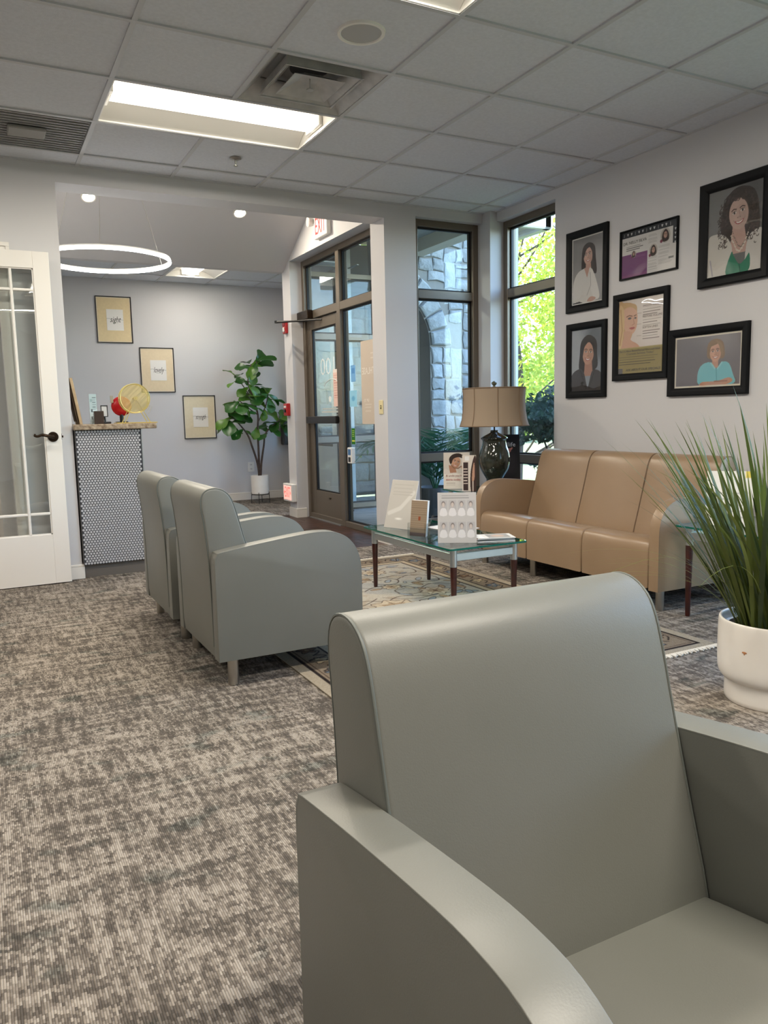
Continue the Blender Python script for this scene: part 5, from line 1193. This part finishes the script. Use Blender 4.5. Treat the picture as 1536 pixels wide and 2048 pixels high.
# ------------------------------------------------------------------ grass plant in footed white pot
GX, GY = 1.815, -1.135
gp = thing('grass_plant', (GX, GY, 0), 'tall ornamental grass in a white footed ceramic pot', 'potted plant')
bm = bmesh.new(); lathe(bm, spline([(.150, .0), (.162, .006), (.163, .05), (.163, .078)], 3) + spline([(.166, .082), (.180, .094), (.188, .12), (.19, .18), (.19, .265), (.188, .302), (.183, .308), (.176, .302), (.172, .275)], 3) + [(0, .262)], (GX, GY, 0), 56)
pot = obj('pot', bm, M_white_gl, gp, 40)
a = math.atan2(cam.location.y - GY, cam.location.x - GX) - .5
bm = bmesh.new(); P0 = Vector((GX + .1905 * math.cos(a), GY + .1905 * math.sin(a), .212)); tdir = Vector((-math.sin(a), math.cos(a), 0))
bmesh.ops.create_uvsphere(bm, u_segments=10, v_segments=6, radius=.006, matrix=Matrix.Translation(P0) @ Matrix.Rotation(a, 4, 'Z') @ Matrix.Diagonal((.15, 1.6, .6, 1)))
bmesh.ops.create_uvsphere(bm, u_segments=10, v_segments=6, radius=.004, matrix=Matrix.Translation(P0 + Vector((0, 0, -.004))) @ Matrix.Rotation(a, 4, 'Z') @ Matrix.Diagonal((.2, .6, 1.2, 1)))
obj('chip', bm, mat('chip_clay', (176, 120, 78), rough=.8), pot)
bm = bmesh.new(); lathe(bm, [(0, .278), (.1, .282), (.174, .272)], (GX, GY, 0), 24); obj('soil', bm, M_soil, gp)
GMATS = [leafmat('grass_a', (92, 104, 46), .3, .45, .3), leafmat('grass_b', (72, 88, 52), .3, .45, .3), leafmat('grass_c', (116, 128, 62), .3, .45, .3)]
def blade(L, wd, bend, n=10, m=0, thin=False):
    bm = bmesh.new(); rows = []
    for i in range(n + 1):
        f = i / n; x = bend * L * f ** 2.2; z = L * (f - .28 * bend * f ** 3); w_ = wd * (math.sin(min(1, f * 2.2 + .35) * PI / 2)) * (1 - f ** 2.5) + .0004
        if i == n: rows.append([bm.verts.new((x, 0, z))])
        else: rows.append([bm.verts.new((x + .25 * w_, -w_, z)), bm.verts.new((x, 0, z)), bm.verts.new((x + .25 * w_, w_, z))])
    for A_, B_ in zip(rows, rows[1:]):
        if len(B_) == 3:
            bm.faces.new((A_[0], A_[1], B_[1], B_[0])); bm.faces.new((A_[1], A_[2], B_[2], B_[1]))
        else:
            bm.faces.new((A_[0], A_[1], B_[0])); bm.faces.new((A_[1], A_[2], B_[0]))
    me = finish(bm, 'blade', 80); me.materials.append(GMATS[m]); return me
BL = [blade(random.uniform(.62, .95), random.uniform(.006, .0105), b, m=k % 3) for k, b in enumerate((.05, .1, .16, .22, .3, .4, .12, .2, .08))]
WL = [blade(random.uniform(.5, .85), .0016, b, m=1 + k % 2) for k, b in enumerate((.5, .75, .35, .9))]
gr = random.Random(21)
for k in range(290):
    az = gr.uniform(0, 2 * PI); rr = .125 * math.sqrt(gr.random()); o = bpy.data.objects.new('blade', BL[gr.randrange(9)] if k < 235 else WL[gr.randrange(4)]); COL.objects.link(o); o.parent = gp
    o.location = (rr * math.cos(az), rr * math.sin(az), .27); lean = .04 + rr * 2.6 + gr.uniform(-.06, .16); lean *= (1.0 if k < 235 else 1.35)
    o.rotation_mode = 'XYZ'; o.rotation_euler = (0, lean, az + gr.uniform(-.5, .5)); s = gr.uniform(.75, 1.08); o.scale = (s, s, s)

# ------------------------------------------------------------------ outdoors
struct('ground', B((-30, 60, -30, 60, -.5, -.14)), mat('lawn', (104, 110, 80), rough=.95, var=(3, (84, 90, 64)), bump=(40, .8, .02)))
struct('porch_slab', B((2.56, 6.4, YB2 + .0, 6.4, -.14, -.02), (XR + .22, 4.3, -5, YB2, -.14, -.05)), M_conc)
M_fascia = mat('cream_fascia', (214, 206, 190), rough=.6)
pc = sroot('porch_canopy', (3.1, 4, 2.9))
struct('soffit', B((2.5, 3.86, YB2 + .01, 5.0, 3.0, 3.06)), mat('porch_soffit', (170, 172, 166), rough=.7), pc)
struct('beam', B((3.80, 3.98, YB2 + .01, 5.0, 2.86, 3.10)), M_fascia, pc); struct('fascia_board', B((3.98, 4.01, YB2 + .01, 5.0, 2.93, 3.16)), M_fascia, pc)
struct('porch_roof', B((2.55, 4.06, YB2 + .01, 5.0, 3.16, 3.3)), mat('roofing', (96, 90, 86), rough=.9), pc)
# stone porch wall with an arch, stones laid one by one
M_stone = mat('limestone', (156, 158, 158), rough=.9, var=(7, (128, 132, 134)), bump=(22, .7, .02), objvar=.14)
M_mort = mat('mortar', (128, 125, 120), rough=.95, bump=(80, .5))
sw = sroot('stone_wall', (4.3, 5.1, 0))
AX, AR, AZ = 3.42, .66, 1.86       # arch centre x, radius, springing height
bm = bmesh.new()
arc = [(AX + AR * math.cos(q), AZ + AR * math.sin(q)) for q in np.linspace(0, PI, 17)]
prism(bm, [(5.2, 0), (5.2, 3.3), (3.5, 3.3)] + [(a, b) for a, b in arc[::-1] if a > 3.5] + [(AX + AR, 0)], 5.03, 5.5, 'y')
struct('masonry_core', bm, M_mort, sw)
def stone(pts, y, d, nm='stone', par=sw, axis='y', dr=-1):
    bm = bmesh.new(); c = np.mean(pts, 0); k = len(pts)
    def P(a, b, dd): return (a, y + dr * dd, b) if axis == 'y' else (y + dr * dd, a, b)
    r0 = [bm.verts.new(P(a, b, -.01)) for a, b in pts]; r1 = [bm.verts.new(P(c[0] + (a - c[0]) * .985, c[1] + (b - c[1]) * .985, d * .65 + random.uniform(-.004, .004))) for a, b in pts]
    r2 = [bm.verts.new(P(c[0] + (a - c[0]) * .82, c[1] + (b - c[1]) * .82, d + random.uniform(-.006, .010))) for a, b in pts]; cc = bm.verts.new(P(c[0], c[1], d + random.uniform(0, .012)))
    for i in range(k):
        j = (i + 1) % k; bm.faces.new((r0[i], r0[j], r1[j], r1[i])); bm.faces.new((r1[i], r1[j], r2[j], r2[i])); bm.faces.new((r2[i], r2[j], cc))
    return struct(nm, bm, M_stone, par, 30)
def ashlar(x0, x1, z0, z1, seed, ok=lambda a, b: True, **kw):
    R = random.Random(seed); z = z0
    cells = []
    def split(a, b, c, d):
        w_, h_ = b - a, d - c
        if w_ < .20 and h_ < .20 or (w_ * h_ < .075 and R.random() < .55) or w_ * h_ < .03: cells.append((a, b, c, d)); return
        if w_ > h_ * R.uniform(.9, 1.7): m = a + w_ * R.uniform(.36, .64); split(a, m, c, d); split(m, b, c, d)
        else: m = c + h_ * R.uniform(.36, .64); split(a, b, c, m); split(a, b, m, d)
    split(x0, x1, z0, z1)
    for a, b, c, d in cells:
        g = .006; a, b, c, d = a + g, b - g, c + g, d - g
        j = lambda: R.uniform(-.016, .016)
        ptsz = []
        for (p, q), (p2, q2) in zip(((a, c), (b, c), (b, d), (a, d)), ((b, c), (b, d), (a, d), (a, c))):
            ptsz.append((p + j(), q + j())); ptsz.append(((p + p2) / 2 + j(), (q + q2) / 2 + j() * .8))
        if not all(ok(*p_) for p_ in ptsz): 
            continue
        stone(ptsz, **kw)
def out_arch(a, b): 
    return not ((b < AZ + .02 and AX - AR - .015 < a < AX + AR + .015) or (b >= AZ and math.hypot(a - AX, b - AZ) < AR + .30))
ashlar(AX + AR + .01, 5.2, .0, AZ - .02, 5, y=5.03, d=.022)
ashlar(3.51, 5.2, AZ - .02, 3.3, 9, ok=out_arch, y=5.03, d=.022)
nv = 13
for k in range(6):
    q0, q1 = PI * k / nv + .012, PI * (k + 1) / nv - .012; R0, R1 = AR + .008, AR + random.uniform(.24, .30); m_ = (q0 + q1) / 2
    stone([(AX + R * math.cos(q), AZ + R * math.sin(q)) for R, q in ((R0, q0), (R1, q0), (R1 + .004, m_), (R1, q1), (R0, q1), (R0, m_))], 5.03, .05, 'arch_stone')
# return face of the pier and rear wall seen through the arch
bm = B((3.2, 6.3, 6.6, 6.9, -.02, 3.3)); struct('masonry_rear', bm, M_mort, sw)
ashlar(3.3, 6.2, 0, 2.6, 14, y=6.6, d=.035)
struct('eave', B((3.3, 5.5, 4.78, 5.7, 3.3, 3.42)), M_fascia, sw); struct('gutter', B((4.9, 5.62, 4.70, 4.80, 3.24, 3.42), (5.5, 5.64, 4.70, 5.7, 3.24, 3.42), bev=.02), M_plast, sw)
struct('sun_blocking_cap', B((2.56, 5.4, 5.2, 7.1, 3.42, 3.55)), MATS['roofing'], sw)  # cap extended over the far room to block sun from the arch jamb

# foliage
def leaf_cloud(name, c, rad, n, size, m, par, seed, shell=.5):
    R = np.random.default_rng(seed); V = []; F = []
    d = R.normal(size=(n, 3)); d /= np.linalg.norm(d, axis=1)[:, None]; rr = shell + (1 - shell) * R.random(n) ** .6
    lump = 1 + .22 * np.sin(d[:, 0] * 6 + seed) * np.sin(d[:, 1] * 5 + 2 * seed) + .15 * np.sin(d[:, 2] * 9)
    p = d * (rr * lump)[:, None] * np.array(rad) + np.array(c)
    a = R.normal(size=(n, 3)); a /= np.linalg.norm(a, axis=1)[:, None]; b = np.cross(a, R.normal(size=(n, 3))); b /= np.linalg.norm(b, axis=1)[:, None]
    s = size * R.uniform(.6, 1.3, n)[:, None]
    q = np.stack([p - a * s, p + b * s * .42, p + a * s, p - b * s * .42], 1).reshape(-1, 3)
    f = np.arange(n * 4).reshape(-1, 4)
    me = bpy.data.meshes.new(name); me.from_pydata(q.tolist(), [], f.tolist()); me.update()
    o = link(name, me, m, par); o['kind'] = 'stuff'; return o
M_tl = leafmat('maple_leaf', (122, 154, 54), .5, .6, 0, var=(2.2, (186, 188, 72)))
M_tl2 = leafmat('maple_leaf_dark', (112, 142, 62), .45, .6, 0, var=(1.6, (150, 168, 74)))
M_hl = leafmat('hedge_leaf', (34, 62, 34), .2, .45, 0, var=(3, (26, 46, 30)))
def tree(x, y, h, rad, n, seed, label, m, cz=None, sz=.09):
    t = thing('garden_tree', (x, y, -.14), label, 'tree', 'trees outside the corner window')
    R = random.Random(seed)
    top = (x + R.uniform(-.2, .2), y, h * .8)
    bm = bmesh.new(); p = spline([(x, y, -.14), (x + .05, y, h * .3), (x - .05, y + .05, h * .55), top], 4); tube(bm, p, [.10 * (1 - .7 * k / len(p)) for k in range(len(p))], 8); tk = obj('trunk', bm, M_bark, t)
    for k in range(26):
        f = R.uniform(.08, .9); i = int(f * (len(p) - 1)); a = R.uniform(0, 2 * PI); L = R.uniform(.6, 1.1) * rad[0]
        e = (p[i][0] + L * math.cos(a), p[i][1] + L * math.sin(a), p[i][2] + L * R.uniform(.3, .9))
        bm = bmesh.new(); q = spline([p[i], ((p[i][0] + e[0]) / 2, (p[i][1] + e[1]) / 2, (p[i][2] + e[2]) / 2 - .1), e], 4); tube(bm, q, [.022 * (1 - .75 * k_ / len(q)) for k_ in range(len(q))], 5); obj('branch', bm, M_bark, t)
    leaf_cloud('foliage', (x, y, cz or h * .62), rad, n, sz, m, t, seed, .25)
tree(7.6, 8.0, 5.2, (1.7, 1.6, 2.4), 9000, 3, 'yellow green tree filling the corner window', M_tl, 2.9, .056)
tree(12.2, 10.4, 6.5, (1.9, 1.7, 2.8), 5500, 6, 'taller tree at the right behind the yellow green one', M_tl2, 3.4, .1)
tree(17.0, 15.5, 7.5, (2.8, 2.6, 3.2), 4500, 8, 'distant green tree farther back in the garden', M_tl2, 3.6, .13)
tree(9.2, 16.5, 7.5, (2.6, 2.4, 3.0), 5000, 12, 'distant tree glimpsed past the stone porch', M_tl2, 3.4, .13)
def hedge(x, y, rad, n, seed, label, z):
    t = thing('hedge_shrub', (x, y, -.14), label, 'shrub', 'dark shrubs below the corner window')
    R = random.Random(seed)
    for k in range(9):
        a = R.uniform(0, 6.3); bm = bmesh.new(); tube(bm, spline([(x + .1 * math.cos(a), y + .1 * math.sin(a), -.14), (x + .4 * rad[0] * math.cos(a), y + .4 * rad[1] * math.sin(a), .4), (x + .75 * rad[0] * math.cos(a), y + .75 * rad[1] * math.sin(a), z + .2)], 3), [.02 - .0018 * q for q in range(7)], 5); obj('stem', bm, M_bark, t)
    leaf_cloud('foliage', (x, y, z), rad, n, .06, M_hl, t, seed, .4)
hedge(6.75, 5.6, (.8, .7, .42), 4500, 31, 'dark clipped shrub below the yellow green tree', .95)
hedge(8.5, 5.6, (.9, .7, .45), 4500, 33, 'dark shrub farther right below the trees', .85)
hedge(5.8, 4.2, (.6, .55, .40), 3000, 35, 'low dark shrub nearest the corner window', .35)
# far background planting and house
hb = thing('garden_wall_hedge', (12, 22, -.14), 'long green hedge at the back of the garden', 'hedge')
for k in range(4): leaf_cloud('foliage', (4 + 6 * k, 22 + k, 1.6), (3.6, 1.2, 2.0), 2500, .22, M_tl2, hb, 50 + k, .4)
hb = thing('added_reflection_hedge', (10, -1.5, -.14), 'added dark hedge dimming the reflection in the window glass', 'hedge')  # added out of direct view to darken the reflection in the window glass
for k in range(3): leaf_cloud('foliage', (10, -5 + 3.6 * k, 1.1), (1.1, 2.2, 1.5), 2200, .16, M_hl, hb, 70 + k, .4)
# palms beside the window
M_pl = leafmat('palm_leaf', (52, 100, 72), .25, .4, .2)
def palm(x, y, n, L, label, seed):
    t = thing('palm_plant', (x, y, -.02), label, 'palm'); R = random.Random(seed)
    bm = bmesh.new(); lathe(bm, [(0, .0), (.15, .0), (.19, .34), (.18, .36), (.165, .33), (0, .32)], (x, y, -.02), 24); obj('planter', bm, mat('dark_planter', (60, 62, 66), rough=.5), t)
    for k in range(n):
        az = 2.4 * k + R.uniform(-.3, .3); ln = L * R.uniform(.75, 1.1); sp = R.uniform(.35, .75); bm = bmesh.new(); pts = []
        for i in range(9):
            f = i / 8; pts.append(Vector((sp * ln * f ** 1.3, 0, .3 + ln * (f - .42 * f ** 2.6 * (1 + sp)))))
        tube(bm, pts, [.006 * (1 - .7 * i / 9) for i in range(9)], 5)
        for i in range(2, 17):
            f = i / 17; j = f * 8; a_ = int(j); p0 = pts[a_].lerp(pts[min(8, a_ + 1)], j - a_); tn = (pts[min(8, a_ + 1)] - pts[a_]).normalized()
            ll = ln * .34 * math.sin(PI * min(1, f * .8 + .22))
            for sg in (-1, 1):
                dr = (tn * .75 + Vector((0, sg, 0)) * .8 + Vector((0, 0, -.22))).normalized(); up = tn.cross(dr).normalized(); wv = dr.cross(up) * .011
                v = [bm.verts.new(p0), bm.verts.new(p0 + dr * ll * .4 + wv), bm.verts.new(p0 + dr * ll + Vector((0, 0, -.05 * ll))), bm.verts.new(p0 + dr * ll * .4 - wv)]; bm.faces.new(v)
        o = obj('frond', bm, M_pl, t, 0, False); o.location = (0, 0, 0); o.rotation_euler = (0, 0, az)
palm(3.34, 3.74, 19, 1.3, 'leafy palm outside the window left of the lamp', 3)
for o in bpy.data.objects:
    if '_w' in o: del o['_w']
